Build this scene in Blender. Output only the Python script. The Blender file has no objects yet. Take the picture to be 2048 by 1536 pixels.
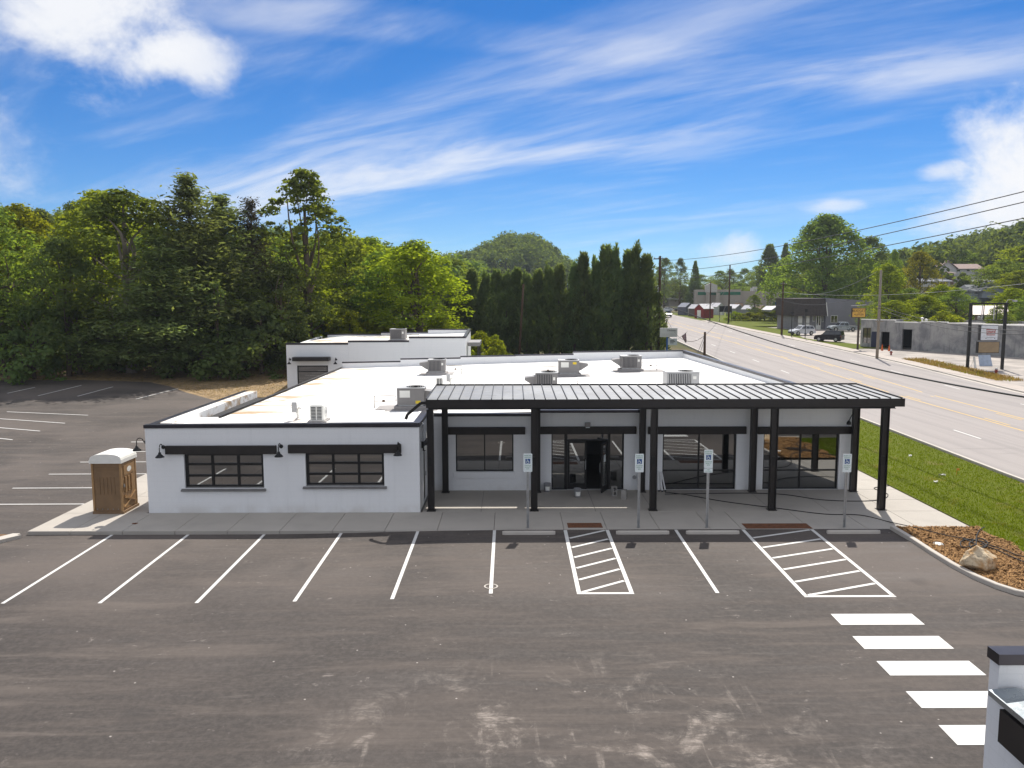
import bpy, bmesh, math, random
import numpy as np
from mathutils import Vector, Matrix
SC = bpy.context.scene
COL = SC.collection
R = math.radians
rng = np.random.default_rng(7)
random.seed(7)

# ------------------------------------------------------------------ camera
FPX, CAMH = 1600.0, 8.2                       # focal length in photo pixels (2048 wide), camera height in metres
PITCH, ROLL = math.atan((768 - 592) / FPX), R(0.15)
fw = np.array([0, math.cos(PITCH), -math.sin(PITCH)])
rt0 = np.array([1.0, 0, 0]); up0 = np.cross(rt0, fw)
rt = math.cos(ROLL) * rt0 - math.sin(ROLL) * up0
up = np.cross(rt, fw)
CP = np.array([0, 0, CAMH])
cam_d = bpy.data.cameras.new('camera')
cam = bpy.data.objects.new('camera', cam_d); COL.objects.link(cam)
cam_d.sensor_width = 36; cam_d.lens = 36 * FPX / 2048
cam_d.clip_start = 0.1; cam_d.clip_end = 6000
M = Matrix((( rt[0], up[0], -fw[0], CP[0]), (rt[1], up[1], -fw[1], CP[1]), (rt[2], up[2], -fw[2], CP[2]), (0, 0, 0, 1)))
cam.matrix_world = M
SC.camera = cam

# ------------------------------------------------------------------ sun, sky, exposure
SUN_EL, SUN_AZ = R(49.8), R(16)               # azimuth clockwise from +Y
sdir = Vector((math.sin(SUN_AZ) * math.cos(SUN_EL), math.cos(SUN_AZ) * math.cos(SUN_EL), math.sin(SUN_EL)))
sun_d = bpy.data.lights.new('sun', 'SUN'); sun_d.energy = 2.75; sun_d.angle = R(0.55); sun_d.color = (1.0, 0.95, 0.87)
sun = bpy.data.objects.new('sun', sun_d); COL.objects.link(sun)
sun.rotation_euler = sdir.to_track_quat('Z', 'Y').to_euler()
sun.location = (0, 0, 60)
SC.view_settings.view_transform = 'Standard'; SC.view_settings.look = 'None'
SC.view_settings.gamma = 1; SC.view_settings.use_curve_mapping = False
SC.view_settings.exposure = 1.18
SC.cycles.max_bounces = 8; SC.cycles.transparent_max_bounces = 16
SC.cycles.use_denoising = True
SC.cycles.caustics_reflective = False; SC.cycles.caustics_refractive = False

W = bpy.data.worlds.new('World'); SC.world = W; W.use_nodes = True
W.cycles.sampling_method = 'MANUAL'; W.cycles.sample_map_resolution = 256
nt = W.node_tree; N = nt.nodes; L = nt.links; N.clear()
def wn(t, **k):
    n = N.new(t)
    for a, b in k.items(): setattr(n, a, b)
    return n
def wmath(op, a, b=None, c=None, clamp=False):
    n = N.new('ShaderNodeMath'); n.operation = op; n.use_clamp = clamp
    for i, v in enumerate((a, b, c)):
        if v is None: continue
        if isinstance(v, (int, float)): n.inputs[i].default_value = v
        else: L.new(v, n.inputs[i])
    return n.outputs[0]
sky = wn('ShaderNodeTexSky'); sky.sky_type = 'NISHITA'; sky.sun_disc = False
sky.sun_elevation = SUN_EL; sky.sun_rotation = SUN_AZ; sky.altitude = 1500
sky.air_density = 1.0; sky.dust_density = 0.0; sky.ozone_density = 6.0
hs = wn('ShaderNodeHueSaturation'); hs.inputs['Saturation'].default_value = 1.26; hs.inputs['Value'].default_value = 1.0
L.new(sky.outputs[0], hs.inputs['Color'])
tint = wn('ShaderNodeMixRGB', blend_type='MULTIPLY'); tint.inputs[0].default_value = 1.0; tint.inputs[2].default_value = (0.40, 0.455, 0.52, 1)
L.new(hs.outputs[0], tint.inputs[1])
# clouds: high cirrus streaks on a flat layer, plus a few cumulus banks around their own directions
tc = wn('ShaderNodeTexCoord'); sep = wn('ShaderNodeSeparateXYZ'); L.new(tc.outputs['Generated'], sep.inputs[0])
zz = wmath('ADD', sep.outputs[2], 0.10)
lx = wmath('DIVIDE', sep.outputs[0], zz); ly = wmath('DIVIDE', sep.outputs[1], zz)
def wnoise(vec, scale, detail=6, rough=0.55, dist=0.0):
    n = N.new('ShaderNodeTexNoise'); n.inputs['Scale'].default_value = scale; n.inputs['Detail'].default_value = detail
    n.inputs['Roughness'].default_value = rough; n.inputs['Distortion'].default_value = dist
    L.new(vec, n.inputs['Vector']); return n.outputs['Fac']
def comb(x, y, z):
    n = N.new('ShaderNodeCombineXYZ')
    for i, v in enumerate((x, y, z)):
        if isinstance(v, (int, float)): n.inputs[i].default_value = v
        else: L.new(v, n.inputs[i])
    return n.outputs[0]
def ramp(v, a, b):
    n = N.new('ShaderNodeMapRange'); n.interpolation_type = 'SMOOTHSTEP'; n.clamp = True
    L.new(v, n.inputs[0]); n.inputs[1].default_value = a; n.inputs[2].default_value = b
    return n.outputs[0]
def dir_px(px, py):
    d = fw + rt * (px - 1024) / FPX - up * (py - 768) / FPX
    return d / np.linalg.norm(d)
# band direction on the cloud layer: through the two ends of the long streak seen in the sky
def lay(px, py):
    d = dir_px(px, py); return np.array([d[0], d[1]]) / (d[2] + 0.10)
_a, _b = lay(420, 440), lay(1950, 120); _u = (_b - _a) / np.linalg.norm(_b - _a)
ALONG = wmath('ADD', wmath('MULTIPLY', lx, float(_u[0])), wmath('MULTIPLY', ly, float(_u[1])))
CROSS = wmath('ADD', wmath('MULTIPLY', lx, float(-_u[1])), wmath('MULTIPLY', ly, float(_u[0])))
WOB = wnoise(comb(lx, ly, 3.0), 0.8, 2)
STREAK = wnoise(comb(wmath('MULTIPLY', ALONG, 0.45), wmath('MULTIPLY', CROSS, 1.5), 1.3), 1.7, 6, 0.6, 0.4)
PUFF = wnoise(comb(sep.outputs[0], sep.outputs[1], wmath('MULTIPLY', sep.outputs[2], 1.5)), 9.0, 7, 0.62, 0.25)
def band(p0, p1, half, amp, nscale, seed, soft=0.25):
    a, b = lay(*p0), lay(*p1); u = (b - a) / np.linalg.norm(b - a); v = np.array([-u[1], u[0]])
    su = wmath('ADD', wmath('MULTIPLY', wmath('SUBTRACT', lx, float(a[0])), float(u[0])), wmath('MULTIPLY', wmath('SUBTRACT', ly, float(a[1])), float(u[1])))
    sv = wmath('ADD', wmath('MULTIPLY', wmath('SUBTRACT', lx, float(a[0])), float(v[0])), wmath('MULTIPLY', wmath('SUBTRACT', ly, float(a[1])), float(v[1])))
    wob = WOB
    svw = wmath('ADD', sv, wmath('MULTIPLY', wmath('SUBTRACT', wob, 0.5), half * 1.1))
    m = ramp(wmath('ABSOLUTE', svw), half, half * soft)
    st = STREAK
    le = float(np.linalg.norm(b - a))
    ends = wmath('MULTIPLY', ramp(su, -0.8, 0.5), ramp(su, le + 1.2, le - 0.6))
    return wmath('MULTIPLY', wmath('MULTIPLY', wmath('MULTIPLY', m, ramp(st, 0.28, 0.72)), ends), amp)
def bank(px, py, rad, amp, nscale, seed, asp=1.7, lo=0.42, hi=0.58):
    d = dir_px(px, py)
    right = np.array([d[1], -d[0], 0]); right /= np.linalg.norm(right)
    uvec = np.cross(right, d)
    def dot(v):
        n = N.new('ShaderNodeVectorMath'); n.operation = 'DOT_PRODUCT'; L.new(tc.outputs['Generated'], n.inputs[0]); n.inputs[1].default_value = tuple(float(q) for q in v)
        return n.outputs['Value']
    uu, vv, ww = dot(right), dot(uvec), dot(d)
    rr = wmath('SQRT', wmath('ADD', wmath('POWER', wmath('DIVIDE', uu, rad * asp), 2.0), wmath('POWER', wmath('DIVIDE', vv, rad), 2.0)))
    fall = wmath('MULTIPLY', ramp(rr, 1.25, 0.0), ramp(ww, 0.0, 0.2))
    nz = PUFF
    val = wmath('ADD', nz, wmath('MULTIPLY', wmath('SUBTRACT', fall, 0.5), 0.55))
    return wmath('MULTIPLY', wmath('MULTIPLY', ramp(val, lo - 0.02, hi + 0.22), ramp(fall, 0.0, 0.25)), amp)
clouds = [
    band((420, 440), (1950, 120), 0.46, 0.56, 1.6, 1.3),
    band((300, 420), (1480, 30), 0.34, 0.30, 2.2, 4.7),
    band((430, 20), (1150, 90), 0.16, 0.40, 2.4, 8.9),
    band((-200, 520), (900, 330), 0.60, 0.45, 1.5, 11.2),
    wmath('MULTIPLY', ramp(STREAK, 0.42, 0.85), 0.30),
    wmath('MULTIPLY', wmath('MULTIPLY', ramp(PUFF, 0.38, 0.54), 0.95), wmath('MAXIMUM', ramp(sep.outputs[2], 0.36, 0.52), ramp(sep.outputs[1], 0.45, 0.15))),   # bright broken cumulus added only outside the view, to lift fill in the shade
    bank(150, 40, 0.105, 0.95, 7.5, 2.2),
    bank(390, 105, 0.055, 0.85, 11, 6.2),
    bank(2060, 330, 0.115, 1.0, 9, 3.9, 0.9),
    bank(1980, 420, 0.075, 0.95, 10, 5.1, 1.5),
    bank(1470, 500, 0.038, 0.8, 12, 9.4, 1.6),
    bank(1885, 343, 0.018, 0.75, 16, 12.6, 2.2),
    bank(1680, 412, 0.014, 0.6, 18, 14.1, 4.0),
    bank(-700, 250, 0.20, 1.0, 6, 17.0), bank(2900, 200, 0.20, 1.0, 6, 21.0),
]
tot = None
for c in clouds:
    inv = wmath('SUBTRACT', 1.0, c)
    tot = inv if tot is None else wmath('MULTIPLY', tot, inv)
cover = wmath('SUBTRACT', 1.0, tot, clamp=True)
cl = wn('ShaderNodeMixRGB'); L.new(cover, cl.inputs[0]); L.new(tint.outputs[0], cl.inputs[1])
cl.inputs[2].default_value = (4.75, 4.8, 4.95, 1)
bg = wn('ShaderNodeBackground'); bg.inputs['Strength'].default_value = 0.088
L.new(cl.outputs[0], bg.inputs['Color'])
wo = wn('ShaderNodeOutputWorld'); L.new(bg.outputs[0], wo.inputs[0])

# ------------------------------------------------------------------ terrain height and pixel helpers
def sst(a, b, t):
    t = min(1.0, max(0.0, (t - a) / (b - a))); return t * t * (3 - 2 * t)
def lot_drop(x, y):
    return 0.0
def gz(x, y):
    z = -0.014 * (27.4 - min(max(y, -20.0), 27.4))
    z -= 0.13 * sst(-0.5, -9, x) * (1 - sst(44, 52, y))
    zr = 0.0142 * max(0.0, y - 66) if y < 190 else 0.0142 * 124 + 0.014 * (min(y, 500) - 190)
    zl = 0.047 * max(0.0, min(y, 74) - 45) + 0.03 * max(0.0, min(y, 110) - 74)
    w = sst(-2, -20, x)
    z += zr * (1 - w) + max(zl, 0) * w
    # left wooded hill, centre knob, right hill
    z += (18 + 8 * sst(-100, -190, x)) * sst(95, 300, y + max(0.0, -x - 60) * 0.25) * sst(25, -90, x + (y - 300) * 0.10)
    z += 24 * math.exp(-((x - 6) / (38.0 if x < 6 else 25.0)) ** 2 - ((y - 450) / 70.0) ** 2)
    u = x - 0.30 * y - 22
    if u > 0: z += (0.10 * u + 0.0016 * u * u if u < 75 else 16.5) * sst(115, 165, y)
    return z
def ray(px, py): return fw + rt * (px - 1024) / FPX - up * (py - 768) / FPX
def onZ(px, py, z=0.0):
    d = ray(px, py); return CP + d * ((z - CAMH) / d[2])
def onY(px, py, y):
    d = ray(px, py); return CP + d * (y / d[1])
def onX(px, py, x):
    d = ray(px, py); return CP + d * (x / d[0])
def onG(px, py, z0=0.0):
    """first point where the pixel's ray meets the terrain"""
    d = ray(px, py); a, t = 0.0, 4.0
    while t < 900:
        p = CP + d * t
        if p[2] < gz(p[0], p[1]): break
        a = t; t *= 1.02
    for _ in range(24):
        m = (a + t) / 2; p = CP + d * m
        if p[2] < gz(p[0], p[1]): t = m
        else: a = m
    return CP + d * a

# ------------------------------------------------------------------ materials
MATS = {}
class MT:
    """small wrapper to write node materials"""
    def __init__(s, name):
        m = bpy.data.materials.new(name); m.use_nodes = True; s.m = m; s.t = m.node_tree; s.N = s.t.nodes; s.L = s.t.links
        s.b = s.N['Principled BSDF']; MATS[name] = m
    def n(s, t, **k):
        q = s.N.new(t)
        for a, v in k.items(): setattr(q, a, v)
        return q
    def coord(s, obj=False, scale=(1, 1, 1), rot=(0, 0, 0)):
        if obj: o = s.n('ShaderNodeTexCoord').outputs['Object']
        else: o = s.n('ShaderNodeNewGeometry').outputs['Position']
        mp = s.n('ShaderNodeMapping'); mp.inputs['Scale'].default_value = scale; mp.inputs['Rotation'].default_value = rot
        s.L.new(o, mp.inputs[0]); return mp.outputs[0]
    def noise(s, vec, scale, detail=4, rough=0.55, dist=0):
        q = s.n('ShaderNodeTexNoise'); s.L.new(vec, q.inputs['Vector'])
        q.inputs['Scale'].default_value = scale; q.inputs['Detail'].default_value = detail; q.inputs['Roughness'].default_value = rough; q.inputs['Distortion'].default_value = dist
        return q.outputs['Fac']
    def rng(s, v, a, b, c=0.0, d=1.0, smooth=True):
        q = s.n('ShaderNodeMapRange'); q.clamp = True
        if smooth: q.interpolation_type = 'SMOOTHSTEP'
        s.L.new(v, q.inputs[0])
        for i, x in enumerate((a, b, c, d)): q.inputs[1 + i].default_value = x
        return q.outputs[0]
    def mix(s, f, a, b, mode='MIX'):
        q = s.n('ShaderNodeMixRGB', blend_type=mode)
        for i, v in enumerate((f, a, b)):
            if isinstance(v, (int, float)): q.inputs[i].default_value = v
            elif isinstance(v, tuple): q.inputs[i].default_value = v + (1,) if len(v) == 3 else v
            else: s.L.new(v, q.inputs[i])
        return q.outputs[0]
    def math(s, op, a, b=0.0):
        q = s.n('ShaderNodeMath', operation=op)
        for i, v in enumerate((a, b)):
            if isinstance(v, (int, float)): q.inputs[i].default_value = v
            else: s.L.new(v, q.inputs[i])
        return q.outputs[0]
    def bump(s, h, strength, dist=0.02):
        q = s.n('ShaderNodeBump'); q.inputs['Strength'].default_value = strength; q.inputs['Distance'].default_value = dist
        s.L.new(h, q.inputs['Height']); s.L.new(q.outputs[0], s.b.inputs['Normal'])
    def set(s, color=None, rough=None, metal=None, spec=None):
        if color is not None:
            if isinstance(color, tuple): s.b.inputs['Base Color'].default_value = color + (1,)
            else: s.L.new(color, s.b.inputs['Base Color'])
        if rough is not None:
            if isinstance(rough, (int, float)): s.b.inputs['Roughness'].default_value = rough
            else: s.L.new(rough, s.b.inputs['Roughness'])
        if metal is not None: s.b.inputs['Metallic'].default_value = metal
        if spec is not None: s.b.inputs['Specular IOR Level'].default_value = spec
        return s.m
def simple(name, color, rough=0.6, metal=0.0, var=0.12, scale=3.0, obj=True, spec=0.4, bump=0.0, bscale=40):
    t = MT(name); v = t.coord(obj)
    n1 = t.noise(v, scale, 5, 0.6)
    lo = tuple(c * (1 - var) for c in color); hi = tuple(min(1, c * (1 + var)) for c in color)
    t.set(t.mix(t.rng(n1, 0.3, 0.7), lo, hi), t.rng(n1, 0.2, 0.8, max(0, rough - 0.08), min(1, rough + 0.08)), metal, spec)
    if bump: t.bump(t.noise(v, bscale, 3), bump)
    return t.m

def m_asphalt():
    t = MT('asphalt'); p = t.coord()
    sep = t.n('ShaderNodeSeparateXYZ'); t.L.new(p, sep.inputs[0]); px, py = sep.outputs[0], sep.outputs[1]
    fine = t.noise(p, 55, 4, 0.7)
    c = t.mix(fine, (0.022, 0.019, 0.0175), (0.068, 0.058, 0.053))
    # paving lanes laid one beside the other, wavering edges
    wob = t.noise(t.coord(scale=(0.22, 0.05, 1)), 1.0, 3)
    yy = t.math('ADD', py, t.math('MULTIPLY', wob, 0.8))
    lane = t.n('ShaderNodeValToRGB'); lane.color_ramp.interpolation = 'LINEAR'
    cr = lane.color_ramp; 
    stops = [(0, .98), (.30, .96), (.301, .80), (.306, .98), (.425, .92), (.47, .86), (.4905, .88), (.492, 1.04), (.56, 1.05), (.62, 1.02), (.621, .86), (.628, 1.06), (1, 1.05)]
    cr.elements[0].position = 0; cr.elements[0].color = (.98,) * 3 + (1,)
    cr.elements[1].position = 1; cr.elements[1].color = (1.05,) * 3 + (1,)
    for a, b in stops[1:-1]:
        e = cr.elements.new(a); e.color = (b, b, b, 1)
    t.L.new(t.rng(yy, 0, 44, 0, 1, False), lane.inputs[0])
    c = t.mix(0.8, c, lane.outputs[0], 'MULTIPLY')
    # warm brown dust film, long streaks along the rolling direction
    st = t.noise(t.coord(scale=(0.16, 1.1, 1)), 1.3, 6, 0.62, 0.6)
    st2 = t.noise(t.coord(scale=(0.35, 3.2, 1)), 1.6, 6, 0.68, 0.9)
    c = t.mix(t.math('MULTIPLY', t.rng(st, 0.42, 0.74), 0.50), c, (0.165, 0.138, 0.120))
    c = t.mix(t.math('MULTIPLY', t.rng(st2, 0.52, 0.74), 0.20), c, (0.23, 0.195, 0.172))
    c = t.mix(t.rng(st2, 0.44, 0.26, 0, 0.4), c, (0.045, 0.038, 0.035))
    big = t.noise(p, 0.13, 3, 0.5, 0.4)
    stall = t.rng(py, 20.0, 23.0, 0.25, 0.75)
    c = t.mix(t.math('MULTIPLY', t.rng(big, 0.35, 0.7), stall), c, (0.125, 0.104, 0.092))
    mid = t.noise(p, 7.0, 5, 0.75)
    c = t.mix(t.rng(mid, 0.35, 0.70, 0, 0.26), c, (0.15, 0.128, 0.113))
    # dark damp/oil blots
    bl = t.noise(p, 0.55, 2, 0.4)
    c = t.mix(t.rng(bl, 0.66, 0.76, 0, 0.4), c, (0.045, 0.04, 0.038))
    # pale mud: short dashes tracked by tyres, dense in front of the building at the near end
    dash = t.noise(t.coord(scale=(1.5, 2.0, 1)), 1.9, 6, 0.72, 0.5)
    spot = t.noise(t.coord(scale=(0.5, 0.9, 1)), 0.8, 3, 0.5)
    c = t.mix(t.math('MULTIPLY', t.rng(dash, 0.60, 0.72, 0, 0.6), t.rng(spot, 0.46, 0.62)), c, (0.30, 0.26, 0.235))
    d2 = t.math('ADD', t.math('POWER', t.math('DIVIDE', t.math('SUBTRACT', px, 1.2), 6.0), 2.0), t.math('POWER', t.math('DIVIDE', t.math('SUBTRACT', py, 13.0), 5.0), 2.0))
    area = t.rng(d2, 1.3, 0.1)
    tr = t.noise(t.coord(scale=(1.0, 0.8, 1), rot=(0, 0, 0.45)), 0.8, 7, 0.72, 0.6)
    rib = t.noise(t.coord(scale=(2.0, 7.0, 1), rot=(0, 0, 0.25)), 1.6, 4, 0.7, 0.7)
    arc = t.noise(t.coord(scale=(3.2, 0.5, 1), rot=(0, 0, -0.2)), 0.9, 4, 0.6, 0.4)
    mud = t.math('MULTIPLY', t.math('MULTIPLY', t.math('MAXIMUM', t.rng(tr, 0.50, 0.68), t.rng(arc, 0.60, 0.72, 0, 0.7)), t.rng(rib, 0.40, 0.62, 0.25, 1.0)), area)
    c = t.mix(t.math('MULTIPLY', mud, 0.85), c, (0.33, 0.285, 0.25))
    # grit: tiny bright crumbs
    vo = t.n('ShaderNodeTexVoronoi'); vo.inputs['Scale'].default_value = 1.7; t.L.new(p, vo.inputs['Vector'])
    c = t.mix(t.rng(vo.outputs['Distance'], 0.05, 0.025, 0, 0.8), c, (0.42, 0.38, 0.35))
    t.set(c, t.rng(st, 0.3, 0.7, 0.78, 0.94), 0, 0.28)
    t.bump(fine, 0.35, 0.012); return t.m
def m_road():
    t = MT('road_asphalt'); p = t.coord()
    f = t.noise(p, 30, 4, 0.7); s1 = t.noise(t.coord(scale=(1.1, 0.035, 1)), 1.2, 5, 0.6)
    c = t.mix(f, (0.285, 0.258, 0.245), (0.35, 0.318, 0.302))
    c = t.mix(t.rng(s1, 0.42, 0.66, 0, 0.35), c, (0.20, 0.186, 0.18))
    cr = t.noise(t.coord(scale=(0.2, 1.5, 1)), 0.5, 5, 0.65)
    c = t.mix(t.rng(cr, 0.62, 0.66, 0, 0.25), c, (0.19, 0.175, 0.165))
    t.set(c, 0.9, 0, 0.25); t.bump(f, 0.2, 0.01); return t.m
def m_concrete(name, col, st=0.5):
    t = MT(name); p = t.coord()
    f = t.noise(p, 60, 3, 0.7); b = t.noise(p, 0.9, 5, 0.6); br = t.noise(t.coord(scale=(1, 14, 1)), 3, 3)
    oi = t.n('ShaderNodeObjectInfo')
    c = t.mix(f, tuple(x * 0.93 for x in col), tuple(min(1, x * 1.05) for x in col))
    c = t.mix(t.rng(b, 0.4, 0.75, 0, st), c, tuple(x * 0.78 for x in col))
    c = t.mix(t.math('MULTIPLY', oi.outputs['Random'], 0.22), c, tuple(x * 0.84 for x in col))
    t.set(c, 0.88, 0, 0.3); t.bump(t.mix(0.5, f, br), 0.12, 0.008); return t.m
def m_block_wall(name, col, joint=0.35, stain=0.25):
    t = MT(name); p = t.coord()
    g = t.n('ShaderNodeNewGeometry'); sp = t.n('ShaderNodeSeparateXYZ'); t.L.new(g.outputs['Position'], sp.inputs[0])
    cb = t.n('ShaderNodeCombineXYZ'); t.L.new(t.math('ADD', sp.outputs[0], sp.outputs[1]), cb.inputs[0]); t.L.new(sp.outputs[2], cb.inputs[1])
    bk = t.n('ShaderNodeTexBrick'); t.L.new(cb.outputs[0], bk.inputs['Vector'])
    bk.inputs['Scale'].default_value = 1.0; bk.inputs['Brick Width'].default_value = 0.406; bk.inputs['Row Height'].default_value = 0.203; bk.inputs['Mortar Size'].default_value = 0.006; bk.inputs['Mortar Smooth'].default_value = 0.6
    b = t.noise(p, 0.7, 5, 0.6); f = t.noise(p, 25, 3)
    dr = t.noise(t.coord(scale=(3.0, 3.0, 0.25)), 1.5, 4, 0.6)
    c = t.mix(f, tuple(x * 0.97 for x in col), col)
    c = t.mix(t.rng(dr, 0.52, 0.78, 0, stain), c, tuple(x * 0.8 for x in col))
    c = t.mix(t.math('MULTIPLY', bk.outputs['Fac'], joint), c, tuple(x * 0.82 for x in col))
    low = t.math('MULTIPLY', t.rng(sp.outputs[2], 0.45, 0.0, 0, 0.35), t.rng(b, 0.35, 0.65))
    c = t.mix(low, c, (0.42, 0.36, 0.29))
    t.set(c, 0.75, 0, 0.3)
    t.bump(t.math('SUBTRACT', t.math('MULTIPLY', f, 0.3), bk.outputs['Fac']), 0.35, 0.006); return t.m
def m_membrane():
    t = MT('roof_membrane'); p = t.coord()
    g = t.n('ShaderNodeSeparateXYZ'); t.L.new(p, g.inputs[0])
    b = t.noise(t.coord(scale=(0.35, 0.8, 1)), 1.0, 6, 0.65, 0.8); f = t.noise(p, 0.55, 5, 0.6)
    c = t.mix(t.rng(f, 0.35, 0.7, 0, 0.5), (0.86, 0.85, 0.83), (0.78, 0.755, 0.72))
    edge = t.rng(g.outputs[0], -6.5, -12.2)
    c = t.mix(t.math('MULTIPLY', t.rng(b, 0.45, 0.62), edge), c, (0.42, 0.28, 0.15))
    c = t.mix(t.rng(t.noise(p, 1.1, 4, 0.6), 0.66, 0.72, 0, 0.55), c, (0.42, 0.34, 0.27))
    # lapped seams between rolls
    sm = t.math('ABSOLUTE', t.math('SUBTRACT', t.math('FRACT', t.math('DIVIDE', g.outputs[1], 3.05)), 0.5))
    c = t.mix(t.rng(sm, 0.012, 0.004, 0, 0.35), c, (0.5, 0.48, 0.45))
    t.set(c, 0.6, 0, 0.3); return t.m
def m_glass(name, tintc=(0.35, 0.38, 0.38), refl=0.55):
    t = MT(name); m = t.m; t.N.remove(t.b)
    tr = t.n('ShaderNodeBsdfTransparent'); tr.inputs[0].default_value = tintc + (1,)
    gl = t.n('ShaderNodeBsdfGlossy'); gl.inputs['Roughness'].default_value = 0.006; gl.inputs['Color'].default_value = (0.92, 0.95, 0.96, 1)
    lw = t.n('ShaderNodeLayerWeight'); lw.inputs['Blend'].default_value = 0.35
    f = t.rng(lw.outputs['Fresnel'], 0, 1, refl * 0.45, 1.0, False)
    mx = t.n('ShaderNodeMixShader'); t.L.new(f, mx.inputs[0]); t.L.new(tr.outputs[0], mx.inputs[1]); t.L.new(gl.outputs[0], mx.inputs[2])
    t.L.new(mx.outputs[0], t.N['Material Output'].inputs[0]); return m
def m_leaf(name, col, trans=0.5, hue=0.25, obj=True, tr_col=None):
    t = MT(name); m = t.m; t.N.remove(t.b)
    v = t.coord(obj); big = t.noise(v, 0.45, 3, 0.5); sm = t.noise(v, 3.5, 2, 0.6)
    oi = t.n('ShaderNodeObjectInfo')
    k = t.mix(t.rng(big, 0.3, 0.7), tuple(c * (1 - hue) for c in col), tuple(c * (1 + hue) for c in col))
    k = t.mix(t.rng(sm, 0.3, 0.75, 0, 0.55), k, (col[0] * 1.5, col[1] * 1.25, col[2] * 0.9))
    hsv = t.n('ShaderNodeHueSaturation'); t.L.new(k, hsv.inputs['Color'])
    t.L.new(t.rng(oi.outputs['Random'], 0, 1, 0.492, 0.525, False), hsv.inputs['Hue'])
    t.L.new(t.rng(oi.outputs['Random'], 0, 1, 0.8, 1.2, False), hsv.inputs['Value'])
    df = t.n('ShaderNodeBsdfDiffuse'); t.L.new(hsv.outputs[0], df.inputs[0])
    tl = t.n('ShaderNodeBsdfTranslucent')
    tcn = t.mix(1.0, hsv.outputs[0], tr_col or (1.9, 1.75, 0.55), 'MULTIPLY'); t.L.new(tcn, tl.inputs[0])
    mx = t.n('ShaderNodeMixShader'); mx.inputs[0].default_value = trans; t.L.new(df.outputs[0], mx.inputs[1]); t.L.new(tl.outputs[0], mx.inputs[2])
    t.L.new(mx.outputs[0], t.N['Material Output'].inputs[0]); return m
def m_grass():
    t = MT('lawn_soil'); p = t.coord()
    a = t.noise(p, 0.5, 4, 0.6, 0.5); f = t.noise(p, 30, 3)
    c = t.mix(f, (0.068, 0.09, 0.006), (0.12, 0.14, 0.012))
    c = t.mix(t.rng(a, 0.58, 0.74, 0, 0.8), c, (0.17, 0.135, 0.055))
    t.set(c, 0.95, 0, 0.1); return t.m
def m_ground():
    t = MT('ground_soil'); p = t.coord()
    a = t.noise(p, 0.08, 5, 0.6, 0.5); b = t.noise(p, 0.6, 5, 0.6); f = t.noise(p, 14, 3)
    c = t.mix(t.rng(a, 0.4, 0.62), (0.055, 0.075, 0.022), (0.15, 0.115, 0.062))
    c = t.mix(t.rng(b, 0.45, 0.7, 0, 0.7), c, (0.095, 0.075, 0.04))
    c = t.mix(t.math('MULTIPLY', f, 0.4), c, (0.05, 0.05, 0.02))
    g = t.n('ShaderNodeSeparateXYZ'); t.L.new(p, g.inputs[0])
    c = t.mix(t.rng(g.outputs[2], 4.5, 7.0), c, (0.035, 0.042, 0.016))   # leaf litter and undergrowth of the wooded hills
    t.set(c, 0.96, 0, 0.1); return t.m
def m_blades(name, dry=False):
    t = MT(name); p = t.coord(); m = t.m
    a = t.noise(p, 0.55, 4, 0.6, 0.6); f = t.noise(p, 9, 2)
    c = t.mix(f, (0.085, 0.128, 0.004), (0.16, 0.205, 0.008))
    c = t.mix(t.rng(a, 0.56, 0.72, 0, 0.75), c, (0.27, 0.22, 0.075))
    if dry: c = t.mix(t.rng(a, 0.30, 0.50, 0.25, 0.95), c, (0.24, 0.165, 0.08))
    t.N.remove(t.b)
    df = t.n('ShaderNodeBsdfDiffuse'); t.L.new(c, df.inputs[0]); tl = t.n('ShaderNodeBsdfTranslucent'); t.L.new(t.mix(1.0, c, (1.6, 1.5, 0.6), 'MULTIPLY'), tl.inputs[0])
    mx = t.n('ShaderNodeMixShader'); mx.inputs[0].default_value = 0.4; t.L.new(df.outputs[0], mx.inputs[1]); t.L.new(tl.outputs[0], mx.inputs[2])
    t.L.new(mx.outputs[0], t.N['Material Output'].inputs[0]); return m
def m_bark(name, col):
    t = MT(name); v = t.coord(True, scale=(6, 6, 0.8)); n1 = t.noise(v, 2.2, 5, 0.7)
    t.set(t.mix(n1, tuple(c * 0.5 for c in col), tuple(c * 1.3 for c in col)), 0.95, 0, 0.1); t.bump(n1, 0.6, 0.04); return t.m
def m_standing_seam():
    t = MT('seam_metal'); p = t.coord(); n1 = t.noise(t.coord(scale=(0.6, 0.3, 1)), 0.9, 5, 0.6); n2 = t.noise(p, 2.2, 4)
    c = t.mix(t.rng(n1, 0.35, 0.7), (0.13, 0.133, 0.142), (0.18, 0.186, 0.195))
    t.set(c, t.rng(n2, 0.3, 0.7, 0.48, 0.62), 0.6, 0.5); return t.m
asphalt = m_asphalt(); road_m = m_road(); conc = m_concrete('new_concrete', (0.43, 0.395, 0.35)); conc_k = m_concrete('kerb_concrete', (0.50, 0.46, 0.41))
wall_w = m_block_wall('white_block_paint', (0.80, 0.805, 0.81)); membrane = m_membrane()
glass_d = m_glass('window_glass'); glass_far = m_glass('far_glass', (0.12, 0.14, 0.16), 0.5)
bronze = simple('dark_bronze', (0.020, 0.0165, 0.0155), 0.42, 0.3, 0.2, 2.0, spec=0.5)
coping_m = simple('coping_metal', (0.045, 0.042, 0.05), 0.35, 0.6, 0.12, 1.5)
black = simple('black_steel', (0.012, 0.0115, 0.0115), 0.45, 0.2, 0.2, 4.0)
header_m = simple('stained_timber', (0.021, 0.0165, 0.0145), 0.6, 0, 0.35, 1.6, obj=False)
seam_m = m_standing_seam()
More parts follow.
